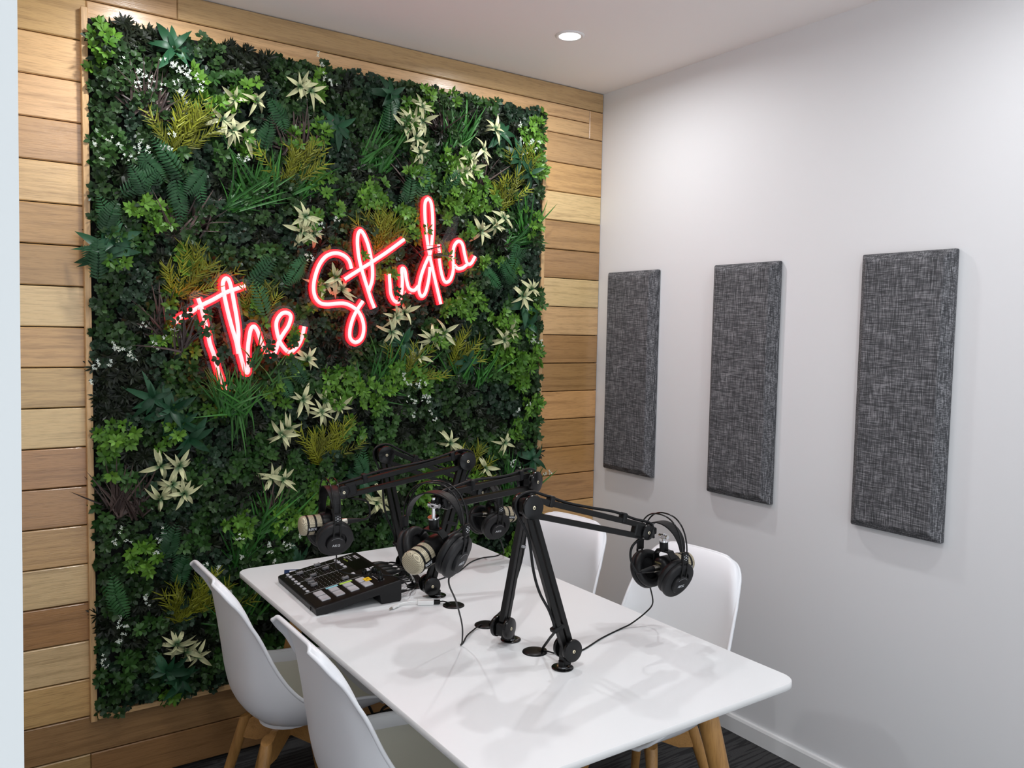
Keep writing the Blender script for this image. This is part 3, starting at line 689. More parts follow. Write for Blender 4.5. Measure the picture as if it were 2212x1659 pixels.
# fern fronds
fl = leaf_tpl(.13, (.2, .6), (1, .8), .1, .25)
for i, (x, z) in enumerate(FERN):
    out = []
    for fr in range(2):
        a = rng.uniform(-.9, .9) + (0 if rng.random() < .7 else 3.0); L = rng.uniform(.11, .17)
        tilt = rng.uniform(.15, .5); base = np.array([x, -.062, z]) - np.array([math.sin(a), 0, math.cos(a)]) * L * .5
        c = np.array((.013, .062, .019)) * rng.uniform(.7, 1.4)
        if i in (24, 25): c = np.array((.03, .10, .03))
        P, D, U, S, = [], [], [], []
        side = np.array([math.cos(a), 0, -math.sin(a)]); fwd = np.array([math.sin(a), 0, math.cos(a)])
        n = 15
        for k in range(n):
            s = (k + 1) / n; pt = base + fwd * L * s + OUT * (.05 * math.sin(s * 2.2) * tilt * 2)
            ln = .030 * math.sin(math.pi * min(1, .18 + .82 * s * .97)) + .006
            for sg in (-1, 1):
                P.append(pt); D.append(side * sg + fwd * .45 + OUT * .1); U.append(OUT + rng.normal(0, .1, 3)); S.append(ln)
        tv, q, t = fl
        out.append((tv, q, t, np.repeat(c[None], len(tv), 0)[None], mats3(np.array(P), np.array(D), np.array(U), S)))
        rv, rq, rt = long_tpl(.012, 5, lambda s: 1 - .7 * s, -.02, .1)
        out.append((rv, rq, rt, np.repeat(c[None] * .7, len(rv), 0)[None], mats3(base[None], fwd[None] + OUT[None] * tilt * .5, OUT[None], [L])))
    plant('fern_frond', out)
# grass tufts: green and dark purple
blade = [long_tpl(.026, 7, lambda s: (1 - s) ** .6 * (1 if s > .05 else .8), cu, .5) for cu in (.1, .4, .8, 1.2)]
def tuft(name, x, z, ca, cb, n, lmin, lmax, lean, spread, y0=-.03, outw=.45):
    out = []
    for j in range(n):
        a = lean + rng.normal(0, spread); d = np.array([math.sin(a), 0, math.cos(a)]) + OUT * rng.uniform(.12, outw)
        tv, q, t = blade[rng.integers(0, 4)]; L = rng.uniform(lmin, lmax)
        c = np.array(ca) + (np.array(cb) - np.array(ca)) * rng.random()
        p = np.array([[x + rng.normal(0, .014), y0 - rng.uniform(0, .03), z - .06 + rng.normal(0, .012)]])
        out.append((tv, q, t, np.repeat(c[None], len(tv), 0)[None], mats3(p, d[None], OUT[None] + np.array([[0, 0, .3]]) + rng.normal(0, .25, (1, 3)), [L])))
    plant(name, out)
for i, (x, z) in enumerate(GRASS):
    front = (15 <= i <= 16)
    tuft('grass_tuft', x, z, (.014, .075, .012), (.045, .180, .026), 44, .12, .24 if not front else .2, rng.normal(.15, .35), .42, -.03 if not front else -.10, .5)
for (x, z) in PURPLE:
    tuft('purple_grass_tuft', x, z, (.026, .017, .015), (.105, .072, .062), 46, .10, .20, rng.normal(0, .3), .42)
# trailing blades below the tall neon stroke
for (x, z) in ((NEON['t_stem'][-1][0] + .02, NEON['t_stem'][-1][1] - .0), (NEON['t_stem'][-1][0] + .06, NEON['t_stem'][-1][1] + .01)):
    tuft('grass_tuft', x, z + .05, (.03, .10, .02), (.06, .19, .04), 8, .13, .22, math.pi - .15, .22, -.085, .25)
# blades reaching across the lower strokes of the word on the left
for (x, z, le) in ((NEON['t_stem'][7][0], NEON['t_stem'][7][1] - .03, .3), (NEON['t_stem'][8][0] + .03, NEON['t_stem'][8][1] - .02, .1), (NEON['h'][19][0], NEON['h'][19][1] - .05, .2), (NEON['h'][-1][0], NEON['h'][-1][1] - .05, .5)):
    tuft('grass_tuft', x, z, (.014, .06, .010), (.04, .13, .02), 8, .10, .17, le, .55, -.112, .25)
tuft('purple_grass_tuft', NEON['t_bar'][0][0] + .015, NEON['t_bar'][0][1] - .02, (.020, .013, .012), (.068, .046, .042), 20, .09, .16, -.1, .5, -.105, .3)
tuft('purple_grass_tuft', NEON['d_stem'][4][0] + .06, NEON['d_stem'][4][1] + .03, (.020, .013, .012), (.068, .046, .042), 7, .08, .15, -.9, .5, -.112, .2)
# golden palm sprays
nl = long_tpl(.055, 3, lambda s: 1 - .55 * s if s < .95 else .15, .1, .3)
for (x, z) in PALM:
    out = []
    for fr in range(8):
        a = rng.normal(.1, .5); L = rng.uniform(.10, .17)
        base = np.array([x + rng.normal(0, .012), -.05, z - .07]); fwd = np.array([math.sin(a), 0, math.cos(a)]) + OUT * rng.uniform(.1, .45); fwd /= np.linalg.norm(fwd)
        side = np.cross(fwd, OUT); side /= np.linalg.norm(side)
        P, D, U, S = [], [], [], []
        for k in range(13):
            s = (k + 1) / 13
            for sg in (-1, 1):
                P.append(base + fwd * L * s + OUT * .02 * s * s + side * sg * .002); D.append(side * sg * .5 + fwd * .9 + rng.normal(0, .2, 3)); U.append(OUT + rng.normal(0, .3, 3)); S.append(rng.uniform(.03, .046))
        tv, q, t = nl; n = len(P)
        c = np.array((.20, .22, .016)) * rng.uniform(.5, 1.15)
        out.append((tv, q, t, c[None, None] * rng.uniform(.75, 1.25, (n, 1, 1)) * np.ones((n, len(tv), 1)), mats3(np.array(P), np.array(D), np.array(U), S)))
    plant('golden_palm_spray', out)
# tiny white blossoms
bl = leaf_tpl(.2, (.3, .7), (.8, 1), .1, .05)
LB = Leaves(); P, D, U, S = [], [], [], []
for (x, z) in WHITE:
    for s in range(rng.integers(2, 5)):
        c0 = np.array([x + rng.normal(0, .022), -.09 - rng.uniform(0, .015), z + rng.normal(0, .02)])
        for f in range(rng.integers(3, 6)):
            c1 = c0 + rng.normal(0, .006, 3); d = rosette_dirs(4, OUT + rng.normal(0, .4, 3), .6, rng.uniform(0, 6))
            for j in range(4): P.append(c1); D.append(d[j]); U.append(OUT + rng.normal(0, .2, 3)); S.append(.0068)
tv, q, t = bl
LB.add(tv, q, t, jcol((.62, .68, .60), len(P), len(tv), .15), mats3(np.array(P), np.array(D), np.array(U), S))
tag(LB.build('white_blossoms', M['leaf'], gw), kind='stuff')

# ------------------------------------------------------------------ neon sign
NY = -.105
ns = thing('neon_sign', 'red neon sign in handwriting reading the Studio, on clear acrylic', 'neon sign', Matrix.Translation((-1.35, NY, 1.50)))
NMx = Matrix.Translation((1.35, -NY, -1.50))
def neon_tube(key, pts, w=.0290, dpt=.017):
    P = catmull([V(x, NY, z) for x, z in pts], 7) if len(pts) > 2 else [V(x, NY, z) for x, z in pts]
    m = len(P); prof = [(-.5, .62), (-.5, .30), (-.45, .12), (-.24, .02), (-.13, -.30), (.13, -.30), (.24, .02), (.45, .12), (.5, .30), (.5, .62)]
    k = len(prof); vs = []; fs = []; mi = []
    for i in range(m):
        t = (P[min(i + 1, m - 1)] - P[max(i - 1, 0)]).normalized(); b = t.cross(V(0, -1, 0)).normalized()
        for a, d in prof: vs.append(P[i] + b * a * w + V(0, 1, 0) * d * dpt)
    mb = MB()
    front = (3, 4, 5)
    for i in range(m - 1):
        for j in range(k):
            mb_m = 0 if j in front else 1
            fs.append(([i * k + j, i * k + (j + 1) % k, (i + 1) * k + (j + 1) % k, (i + 1) * k + j], mb_m))
    mb.add(vs, [f for f, q in fs if q == 0], 0, True, NMx); mb.add(vs, [f for f, q in fs if q == 1] + [list(range(k)), [(m - 1) * k + j for j in range(k)][::-1]], 1, False, NMx)
    return mb
LET = [('letter_t', ['t_stem', 't_bar']), ('letter_h', ['h']), ('letter_e', ['e']), ('letter_s', ['S']), ('letter_t', ['t2', 't2_bar']), ('letter_u', ['u']), ('letter_d', ['d', 'd_stem']), ('letter_i', ['i_dot', 'i']), ('letter_o', ['o'])]
for nm, keys in LET:
    o = None
    allm = MB()
    for kk in keys:
        q = neon_tube(kk, NEON[kk]); b = len(allm.v); allm.v += q.v; allm.f += [[b + i for i in f] for f in q.f]; allm.sm += q.sm; allm.mi += q.mi
    allm.build(nm, [M['neon_core'], M['neon_side']], ns)
# acrylic backing cut round the lettering
segs = []
for pts in NEON.values():
    P = catmull([V(x, z, 0) for x, z in pts], 4) if len(pts) > 2 else [V(x, z, 0) for x, z in pts]
    segs += [((a.x, a.y), (b.x, b.y)) for a, b in zip(P[:-1], P[1:])]
A_ = np.array([s[0] for s in segs]); B_ = np.array([s[1] for s in segs])
g = .007; mnx, mxx = A_[:, 0].min() - .05, A_[:, 0].max() + .05; mnz, mxz = A_[:, 1].min() - .05, A_[:, 1].max() + .05
gx = np.arange(mnx, mxx, g); gz = np.arange(mnz, mxz, g); GXm, GZm = np.meshgrid(gx, gz, indexing='ij')
D_ = np.full(GXm.shape, 9.0)
for a, b in zip(A_, B_):
    ab = b - a; t = np.clip(((GXm - a[0]) * ab[0] + (GZm - a[1]) * ab[1]) / max(1e-12, ab @ ab), 0, 1)
    D_ = np.minimum(D_, np.hypot(GXm - a[0] - t * ab[0], GZm - a[1] - t * ab[1]))
ISO = .026
ins = D_ < ISO
bm = bmesh.new(); vd = {}
def gvert(i, j):
    if (i, j) not in vd: vd[(i, j)] = bm.verts.new((gx[i], NY + .0125, gz[j]))
    return vd[(i, j)]
cells = []
for i in range(len(gx) - 1):
    for j in range(len(gz) - 1):
        if ins[i, j] or ins[i + 1, j] or ins[i, j + 1] or ins[i + 1, j + 1]:
            bm.faces.new((gvert(i, j), gvert(i + 1, j), gvert(i + 1, j + 1), gvert(i, j + 1)))
gxD, gzD = np.gradient(D_, g)
for (i, j), v in vd.items():
    if D_[i, j] > ISO:
        gg = np.array([gxD[i, j], gzD[i, j]]); L = np.linalg.norm(gg) + 1e-6; s = (D_[i, j] - ISO) / L
        v.co.x -= gg[0] / L * s; v.co.z -= gg[1] / L * s
bmesh.ops.recalc_face_normals(bm, faces=bm.faces[:])
r = bmesh.ops.extrude_face_region(bm, geom=bm.faces[:])
for e in r['geom']:
    if isinstance(e, bmesh.types.BMVert): e.co.y += .005
bmesh.ops.recalc_face_normals(bm, faces=bm.faces[:]); bm.transform(NMx)
me = bpy.data.meshes.new('acrylic_backing'); bm.to_mesh(me); bm.free(); me.materials.append(M['acrylic'])
o = bpy.data.objects.new('acrylic_backing', me); COL.objects.link(o); o.parent = ns
for key, i in (('t_stem', 3), ('S', 5), ('d_stem', 4), ('e', 8), ('o', 1)):
    x, z = NEON[key][i]; MB().cyl((x, NY + .017, z), (x, -.010, z), .005, None, 12, 0, NMx).build('standoff', M['chrome'], ns)
# ------------------------------------------------------------------ microphone arms
YN = Matrix(((1, 0, 0, 0), (0, 0, 1, 0), (0, -1, 0, 0), (0, 0, 0, 1)))      # local Z of a lathe -> -Y (towards the room)
def lathe_y(o): return Matrix.Translation(o) @ YN                            # lathe axis along -Y... z grows to -y
def az_frame(o, az):
    n = V(math.sin(R(az)), math.cos(R(az)), 0); x = (-n).cross(V(0, 0, 1))
    m = Matrix((x, -n, V(0, 0, 1))).transposed().to_4x4(); m.translation = o; return m
def disc_pair(name, c, r, half, par, screw=True):
    for sgn in (-1, 1):
        mm = Matrix.Translation((c[0], 0, c[1])) @ (YN if sgn < 0 else YN @ Matrix.Rotation(math.pi, 4, 'X'))
        mb = MB(); mb.lathe([(0, half - .010), (r * .97, half - .010), (r, half - .007), (r, half - .003), (r * .95, half), (r * .55, half + .002), (r * .2, half + .0022), (r * .19, half + .0005), (0, half + .0005)], 40, 0, mm)
        o = mb.build(name, M['blackg'], par)
        if screw:
            s = MB(); s.lathe([(0, half + .003), (.0036, half + .003), (.0046, half + .002), (.0046, half), (.0, half)], 20, 0, mm); s.lathe([(0, half + .0034), (.0018, half + .0034), (.0018, half + .003)], 6, 1, mm)
            tag(s.build('screw', [M['brass'], M['black']], o), 'small brass coloured screw')
def bar(mb, a, b, up, w, d, mat=0):
    """square steel tube from a to b (local XZ plane), w in plane, d across"""
    a = V(a[0], 0, a[1]); b = V(b[0], 0, b[1]); q = frame((a + b) / 2, b - a, up); mb.box((0, 0, 0), ((b - a).length, d, w), mat, .0015, q, 1)
def strap(par, at, dirv, label, off=0.0, sz=(.014, .026, .034), face=None):
    """hook and loop strap round an arm with its printed name"""
    q = frame(V(at[0], 0, at[1]), V(dirv[0], 0, dirv[1]))
    o = MB().box((0, 0, off), sz, 0, .004, q, 2).build('cable_strap', M['rubber'], par)
    if label:
        tv, tf = text_geo('R\u00d8DE', .0092)
        w = MB()
        for mm in ((q @ Matrix.Translation((0, -sz[1] / 2 - .0004, off + .001)) @ Matrix.Rotation(R(90), 4, 'X') @ Matrix.Rotation(R(90), 4, 'Z')) if label == 'F' else (q @ Matrix.Translation((0, 0, off + sz[2] / 2 + .0004)) @ Matrix.Rotation(R(90), 4, 'Z')),):
            w.add(tv, tf, 0, False, mm)
        tag(w.build('lettering', M['white_print'], o), 'white lettering')
def mic_arm(label, base, az, p0, p1, p2, grom, drop, straps_lo, straps_up):
    mm = az_frame(V(*base, TZ), az)
    t = thing('boom_stand', label, 'microphone stand', mm, 'black desk boom stands')
    fl = MB(); fl.lathe([(0, .0), (.0265, .0), (.0275, .001), (.0275, .0026), (.026, .0036), (.013, .0036), (.0, .0036)], 48); 
    f = fl.build('table_flange', M['blackg'], t)
    MB().lathe([(.0095, .0036), (.0135, .0036), (.0135, .0056), (.0095, .0056)], 32).build('washer', M['chrome'], f)
    tv, tf = text_geo('R\u00d8DE', .007); w = MB(); w.add(tv, tf, 0, False, Matrix.Translation((.004, -.0195, .0040)))
    tag(w.build('lettering', M['grey_print'], f), 'small pale lettering')
    st = MB(); st.cyl((0, 0, .003), (0, 0, .018), .0105, None, 24); st.box((p0[0] * .5, 0, p0[1] * .55), (.022, .026, p0[1] * .8), 0, .004); st.box((p0[0], 0, p0[1] - .004), (.040, .030, .034), 0, .006)
    st.build('base_bracket', M['black'], t)
    disc_pair('pivot_cap', p0, .0285, .024, t); disc_pair('elbow_cap', p1, .0295, .0255, t)
    hb = MB(); hb.box((p1[0], 0, p1[1]), (.040, .030, .040), 0, .008); hb.build('elbow_hinge', M['black'], t)
    a, b, e = V(p0[0], p0[1], 0), V(p1[0], p1[1], 0), V(p2[0], p2[1], 0)
    for (u, v, s0, s1, nm) in ((a, b, .0095, .0095, 'lower_bar'), (b, e, .0185, .0145, 'upper_bar')):
        d = (v - u).normalized(); pn = V(-d.y, d.x, 0)
        for sg in (-1, 1):
            mb = MB(); bar(mb, u + pn * s0 * sg + d * .012, v + pn * s1 * sg - d * .010, (pn.x, 0, pn.y), .0145, .0165); mb.build(nm, M['bar'], t)
    d2 = (e - b).normalized(); d1 = (b - a).normalized()
    eh = MB(); eh.box((0, 0, 0), (.052, .020, .040), 0, .006, frame(V(e.x - d2.x * .018, 0, e.y - d2.y * .018), V(d2.x, 0, d2.y))); eh.box((e.x + d2.x * .020, 0, e.y - .002), (.044, .016, .020), 0, .005); eh.build('end_bracket', M['black'], t)
    disc_pair('end_cap', p2, .0205, .0165, t)
    # the lead: along the upper bar, round the elbow, down the lower bar and into the grommet
    upn = V(-d2.y, d2.x, 0); upn = upn if upn.y > 0 else -upn
    side = V(-d1.y, d1.x, 0); side = side if side.dot(e - b) < 0 else -side
    pts = [V(e.x + d2.x * .03, -.006, e.y - .020), V(e.x + d2.x * .022, -.004, e.y + .018)]
    for f_ in (.88, .7, .5, .3, .12): q = b.lerp(e, f_) + upn * (.0300 + .004 * math.sin(f_ * 19)); pts.append(V(q.x, 0, q.y))
    bis = (side + V(0, 1, 0)).normalized(); q = b + (upn + V(0, .2, 0)).normalized() * .034; pts.append(V(q.x, 0, q.y)); q = b + bis * .036; pts.append(V(q.x, 0, q.y)); q = b + side * .034; pts.append(V(q.x, 0, q.y))
    for f_ in (.82, .6, .45, .3, .17): q = a.lerp(b, f_) + side * (.0215 + (.012 if .4 < f_ < .7 else 0)); pts.append(V(q.x, 0, q.y))
    gl = mm.inverted() @ V(*grom, TZ + .006)
    q = a.lerp(b, .09) + side * .030
    pts += [V(q.x * .55 + gl.x * .45, gl.y * .45, q.y * .86), V(q.x * .18 + gl.x * .82, gl.y * .85, q.y * .33), gl]
    MB().tube(pts, .0036, 8, 0, None, False, 6).build('cable', M['rubber'], t)
    for f_, lb in straps_up: q = b.lerp(e, f_) + upn * .0225; strap(t, q, d2, lb, 0, (.015, .0215, .028))
    for f_, lb in straps_lo: q = a.lerp(b, f_) + side * .013; strap(t, q, (d1.x * 1, d1.y), lb, 0, (.012, .0215, .034))
    return mm
GROM = dict(A=(-1.324, -1.322), B=(-1.326, -1.091), C=(-1.320, -.901), D=(-1.326, -.676))
mA = mic_arm('black boom stand arm reaching right towards the white wall, nearest the table end', (-1.326, -1.441), 179, (.015, .0465), (-.119, .421), (.271, .309), (-1.312, -1.338), 0, [(.17, None)], [(.16, 'T'), (.78, 'T')])
mB = mic_arm('black boom stand arm bent over to the left, holding the nearest front-facing microphone', (-1.330, -1.220), 156, (-.040, .048), (.085, .421), (-.319, .436), (-1.322, -1.105), 0, [(.55, 'F')], [(.14, 'F'), (.72, 'F')])
mD = mic_arm('black boom stand arm reaching left over the audio mixer', (-1.317, -.796), 184, (-.028, .040), (.088, .423), (-.312, .357), (-1.322, -.69), 0, [(.5, None)], [(.10, 'F'), (.82, 'F')])
mC = mic_arm('black boom stand arm farthest back, next to the plant wall, reaching right', (-1.322, -.560), 182, (.016, .047), (-.069, .421), (.303, .262), (-1.332, -.66), 0, [(.2, None), (.86, 'F')], [(.28, None), (.75, None)])

# ------------------------------------------------------------------ microphones
LX = Matrix(((0, 0, 1, 0), (0, 1, 0, 0), (-1, 0, 0, 0), (0, 0, 0, 1)))        # lathe axis Z -> +X
def microphone(label, c, axis, stud, cable=None, rear_text=False):
    mm = frame(c, axis)
    t = thing('microphone', label, 'microphone', mm, 'podcast microphones on the boom stands')
    b = MB(); b.lathe([(0, -.061), (.017, -.061), (.0245, -.057), (.0285, -.050), (.0293, -.040), (.0293, -.004), (.0285, -.002), (0, -.002)], 40, 0, LX)
    b.build('body', M['black'], t)
    g = MB(); g.lathe([(.0282, -.004), (.0282, .050), (.0266, .055), (.0220, .0585), (.0120, .0605), (0, .061)], 48, 0, LX, True, False); gr = g.build('grille', M['grille'], t)
    bd = MB()
    for x in (.042, .020, -.001): bd.lathe([(.0277, x - .0030), (.0294, x - .0027), (.0297, x), (.0294, x + .0027), (.0277, x + .0030)], 40, 0, LX)
    for s in (-1, 1):
        bd.box((.022, s * .0285, -.006), (.044, .0026, .0125), 0, .001)
    bd.build('grille_band', M['black'], gr)
    tv, tf = text_geo('R\u00d8DE', .0090); w = MB()
    w.add(tv, tf, 0, False, Matrix.Translation((.031, -.0302, -.006)) @ Matrix.Rotation(R(90), 4, 'X'))
    w.add(tv, tf, 0, False, Matrix.Translation((.031, .0302, -.006)) @ Matrix.Rotation(R(180), 4, 'Z') @ Matrix.Rotation(R(90), 4, 'X'))
    tag(w.build('lettering', M['white_print'], gr), 'white lettering')
    y = MB(); yp = [(-.0345, -.010), (-.0345, .030), (-.021, .047), (.021, .047), (.0345, .030), (.0345, -.010), (.0302, -.010), (.0302, .028), (.018, .041), (-.018, .041), (-.0302, .028), (-.0302, -.010)]
    y.prism(yp, -.011, .011, 0, Matrix.Translation((-.036, 0, 0)) @ Matrix(((0, 0, 1, 0), (1, 0, 0, 0), (0, 1, 0, 0), (0, 0, 0, 1))), .0012, 1)
    for s in (-1, 1): y.cyl((-.036, s * .026, 0), (-.036, s * .0365, 0), .009, None, 20)
    yk = y.build('yoke', M['black'], t)
    MB().cyl((-.040, 0, .045), (-.042, 0, .070), .0118, None, 28, bev=.001).build('swivel_mount', M['black'], yk)
    up = mm.to_3x3().inverted() @ V(0, 0, 1); p = V(-.042, 0, .070)
    s = MB(); s.cyl(p, p + V(0, 0, .0035), .0135, None, 28); s.cyl(p, p + up * stud, .0045, None, 16); s.box(p + up * (stud * .62), (.011, .017, .013), 0, .002); s.cyl(p + up * stud * .62 + V(0, -.014, 0), p + up * stud * .62 + V(0, .016, 0), .0055, None, 16)
    s.build('mount_joint', M['chrome'], t)
    c1 = MB(); c1.lathe([(0, -.080), (.0088, -.080), (.0095, -.078), (.0095, -.060), (0, -.060)], 24, 0, LX); pl = c1.build('connector', M['xlr'], t)
    c2 = MB(); c2.lathe([(0, -.124), (.0036, -.124), (.0050, -.120), (.0085, -.090), (.0088, -.078), (0, -.078)], 24, 0, LX); c2.build('connector_boot', M['rubber'], pl)
    if rear_text:
        tv, tf = text_geo('PODMIC', .0062); w = MB(); w.add(tv, tf, 0, False, Matrix.Translation((-.0614, 0, .0135)) @ Matrix.Rotation(R(-90), 4, 'Z') @ Matrix.Rotation(R(90), 4, 'X'))
        tag(w.build('rear_lettering', M['gold_print'], t), 'small pale gold lettering on the back')
    if cable:
        iv = mm.inverted(); pts = [V(-.120, 0, 0), V(-.140, 0, .001)] + [iv @ V(*p) for p in cable]
        MB().tube(pts, .0033, 8, 0, None, False, 8).build('cable', M['rubber'], t)
microphone('black and champagne microphone hanging over the near right of the table, seen from behind', (-.938, -1.434, .952), (1, .02, .0), .022, [(-1.090, -1.425, .985), (-1.095, -1.432, 1.02), (-1.07, -1.434, 1.04), (-1.045, -1.433, 1.045)], True)
microphone('champagne grilled microphone in the middle, its round front facing the camera side', (-1.679, -1.375, 1.073), (-.914, -.407, -.21), .048, [(-1.545, -1.33, 1.12), (-1.545, -1.33, 1.16), (-1.58, -1.345, 1.175)])
microphone('champagne grilled microphone at the left, pointing left above the mixer', (-1.693, -.770, 1.018), (-.997, .06, 0), .022, [(-1.54, -.775, 1.03), (-1.55, -.776, 1.07), (-1.60, -.775, 1.085)])
microphone('black and champagne microphone farthest back against the plant wall', (-.932, -.574, .922), (.99, -.03, -.10), .026, [(-1.09, -.57, .96), (-1.085, -.57, .99), (-1.04, -.571, 1.0)])

# ------------------------------------------------------------------ headphones
def headphones(label, c, az, cable, roll=0, far_cable=False):
    n = V(math.sin(R(az)), math.cos(R(az)), 0); mm = frame(c, n) @ Matrix.Rotation(R(roll), 4, 'Y')
    t = thing('headphones', label, 'headphones', mm, 'black headphones hung on the boom stands')
    for s in (1, -1):
        cm = Matrix.Translation((s * .0400, 0, -.002)) @ Matrix.Rotation(math.pi if s < 0 else 0, 4, 'Z') @ Matrix.Rotation(R(22), 4, 'Y') @ LX @ Matrix.Scale(1.08, 4)     # lathe Z -> outward, tilted down
        e = MB(); e.lathe([(.020, .012), (.044, .012), (.0475, .014), (.0485, .018), (.0485, .022), (.0465, .0255), (.040, .0275), (.0285, .0280), (.0275, .0215), (.0265, .0215), (.026, .0225)], 56, 0, cm)
        e.lathe([(0, .0225), (.027, .0225)], 40, 0, cm)
        cup = e.build('ear_cup', M['grey'], t)
        p = MB(); P = []
        for k in range(48):
            a = 2 * math.pi * k / 48; P.append(V(.0375 * math.cos(a), .0375 * math.sin(a), .004))
        p.tube(P, .0105, 14, 0, cm, True, 1); p.lathe([(0, .006), (.030, .006)], 32, 0, cm); p.build('ear_pad', M['leather'], cup)
        k_ = MB(); k_.lathe([(.0, .022), (.0245, .022), (.0245, .0325), (.0235, .0345), (.0215, .0352), (0, .0352)], 44, 0, cm @ Matrix.Translation((.006, 0, 0))); cap = k_.build('cup_cap', M['grey'], cup)
        tv, tf = text_geo('AKG', .0105); w = MB(); w.add(tv, tf, 0, False, cm @ Matrix.Translation((.008, 0, .0355)) @ Matrix.Rotation(R(90), 4, 'Z'))
        arc = [V(.0205 * math.cos(R(a)), .0205 * math.sin(R(a)), 0) for a in range(135, 226, 9)]
        tag(w.build('lettering', M['white_print'], cap), 'white lettering')
        MB().tube(arc, .0004, 4, 0, cm @ Matrix.Translation((.006, 0, .0353)), False, 1).build('arc_line', M['grey_print'], cap)
        # slider with emblem and the fork down to the cap
        sl = MB(); sl.box((s * .0825, 0, .055), (.009, .022, .028), 0, .0025); slo = sl.build('slider', M['black'], t)
        em = MB(); sm = Matrix.Translation((s * .0872, 0, .056)) @ Matrix.Rotation(R(90 if s > 0 else -90), 4, 'Z') @ Matrix.Rotation(R(90), 4, 'X')
        for q in range(6):
            a = R(60 * q + 30); em.tube([V(.0062 * math.cos(a) + .0014 * math.cos(b_), .0062 * math.sin(a) + .0014 * math.sin(b_), 0) for b_ in [a + R(x) for x in (-110, -55, 0, 55, 110)]], .00045, 4, 0, sm, False, 1)
        for q in range(3):
            a = R(120 * q + 90); b_ = R(120 * q + 210); em.tube([V(.003 * math.cos(a), .003 * math.sin(a), 0), V(.003 * math.cos(b_), .003 * math.sin(b_), 0)], .00045, 4, 0, sm, False, 1)
        tag(em.build('emblem', M['white_print'], slo), 'pale round emblem')
        fk = MB()
        for yy in (-.009, .009):
            a = V(s * .0845, yy, .043); b_ = cm @ V(-.014, yy * 1.0 * (1 if s > 0 else -1), .0325); fk.ribbon([a, a.lerp(b_, .5) + V(s * .002, 0, 0), b_], (0, 1, 0), .0048, .003)
        fk.build('fork', M['black'], t)
    # two spring wires and the padded self-adjusting strap
    hw_ = .0810
    for yy in (-.0085, .0085):
        P = []
        for k in range(33):
            a = math.pi * k / 32; ca, sa = math.cos(a), math.sin(a)
            P.append(V(math.copysign(abs(ca) ** .85, ca) * hw_ * (1 + .06 * sa), yy * (1 + .3 * sa), .050 + .106 * sa ** .92))
        MB().tube(P, .0021, 8, 0, None, False, 1).build('headband_wire', M['blackg'], t)
    if not far_cable or True:
        rm = MB()
        for yy in (-.0105, .0105): rm.cyl((-.008, yy, .1560), (.006, yy, .1562), .0022, None, 10)
    P = []
    for k in range(29):
        a = math.pi * (.04 + .92 * k / 28); P.append(V(math.cos(a) * .074, 0, .053 + .080 * math.sin(a) ** .8))
    MB().ribbon(P, (0, 1, 0), lambda q: .016 + .020 * math.sin(math.pi * q) ** .7, .003).build('headband_strap', M['leather'], t)
    iv = mm.inverted(); pts = [iv @ V(*p) for p in cable]
    d = (pts[1] - pts[0]).normalized()
    cb = MB(); cb.tube(pts, .0021, 8, 0, None, False, 8); cb.tube([pts[0] - d * .012, pts[0] + d * .016], lambda q: .0042 - .0016 * q, 10, 0, None, False, 1)
    cb.build('cable', M['rubber'], t)
headphones('black headphones hung on the arm nearest the white wall, above the right chair', (-.985, -1.434, .942), 179, [(-.984, -1.383, .893), (-.965, -1.375, .872), (-.935, -1.355, .82), (-.937, -1.330, .786), (-.985, -1.322, .760), (-1.024, -1.321, .7523), (-1.115, -1.346, .7523), (-1.223, -1.385, .7523), (-1.28, -1.372, .7523), (-1.305, -1.345, .756), (-1.312, -1.338, .75)])
headphones('black headphones in the middle, draped over the nearest microphone', (-1.652, -1.366, 1.078), 151, [(-1.632, -1.404, 1.030), (-1.626, -1.39, .997), (-1.57, -1.33, .929), (-1.497, -1.24, .83), (-1.470, -1.198, .768), (-1.466, -1.185, .7525), (-1.452, -1.174, .7525), (-1.424, -1.148, .757), (-1.384, -1.115, .754), (-1.35, -1.098, .757), (-1.335, -1.095, .75)])
headphones('black headphones at the left, hanging just above the audio mixer', (-1.665, -.772, .993), 187, [(-1.664, -.815, .945), (-1.655, -.80, .925), (-1.61, -.70, .855), (-1.55, -.70, .828), (-1.50, -.745, .831), (-1.455, -.770, .828), (-1.415, -.758, .80), (-1.375, -.715, .768), (-1.345, -.695, .757), (-1.33, -.682, .75)])
headphones('black headphones farthest back, in front of the plant wall', (-.985, -.572, .905), 182, [(-.976, -.618, .860), (-.957, -.615, .835), (-.905, -.56, .78), (-.876, -.51, .7535), (-.885, -.507, .7523), (-.915, -.519, .7523), (-.973, -.514, .7523), (-1.04, -.543, .7523), (-1.134, -.618, .7523), (-1.221, -.655, .7523), (-1.29, -.670, .754), (-1.32, -.672, .75)])

# ------------------------------------------------------------------ grommets in the table top
for k, lab in (('A', 'black round cable grommet beside the nearest boom stand base'), ('B', 'black round cable grommet beside the second boom stand base from the near end'),
               ('C', 'black round cable grommet with the black plug cable of the white adapter'), ('D', 'black round cable grommet behind the mixer, crowded with cables')):
    t = thing('cable_grommet', lab, 'cable grommet', Matrix.Translation((*GROM[k], TZ)), 'black cable grommets in the table')
    MB().lathe([(0, .0052), (.018, .0050), (.028, .0038), (.0325, .0016), (.0330, .0)], 48, 0, None, True, False).build('cap', M['black'], t)
    MB().prism([(.010, -.012), (.030, -.012), (.0315, .0), (.030, .012), (.010, .012), (.006, 0)], .0040, .0056, 0, Matrix.Rotation(R({'A': -30, 'B': -20, 'C': 170, 'D': 200}[k]), 4, 'Z')).build('cable_slot', M['screen'], t)

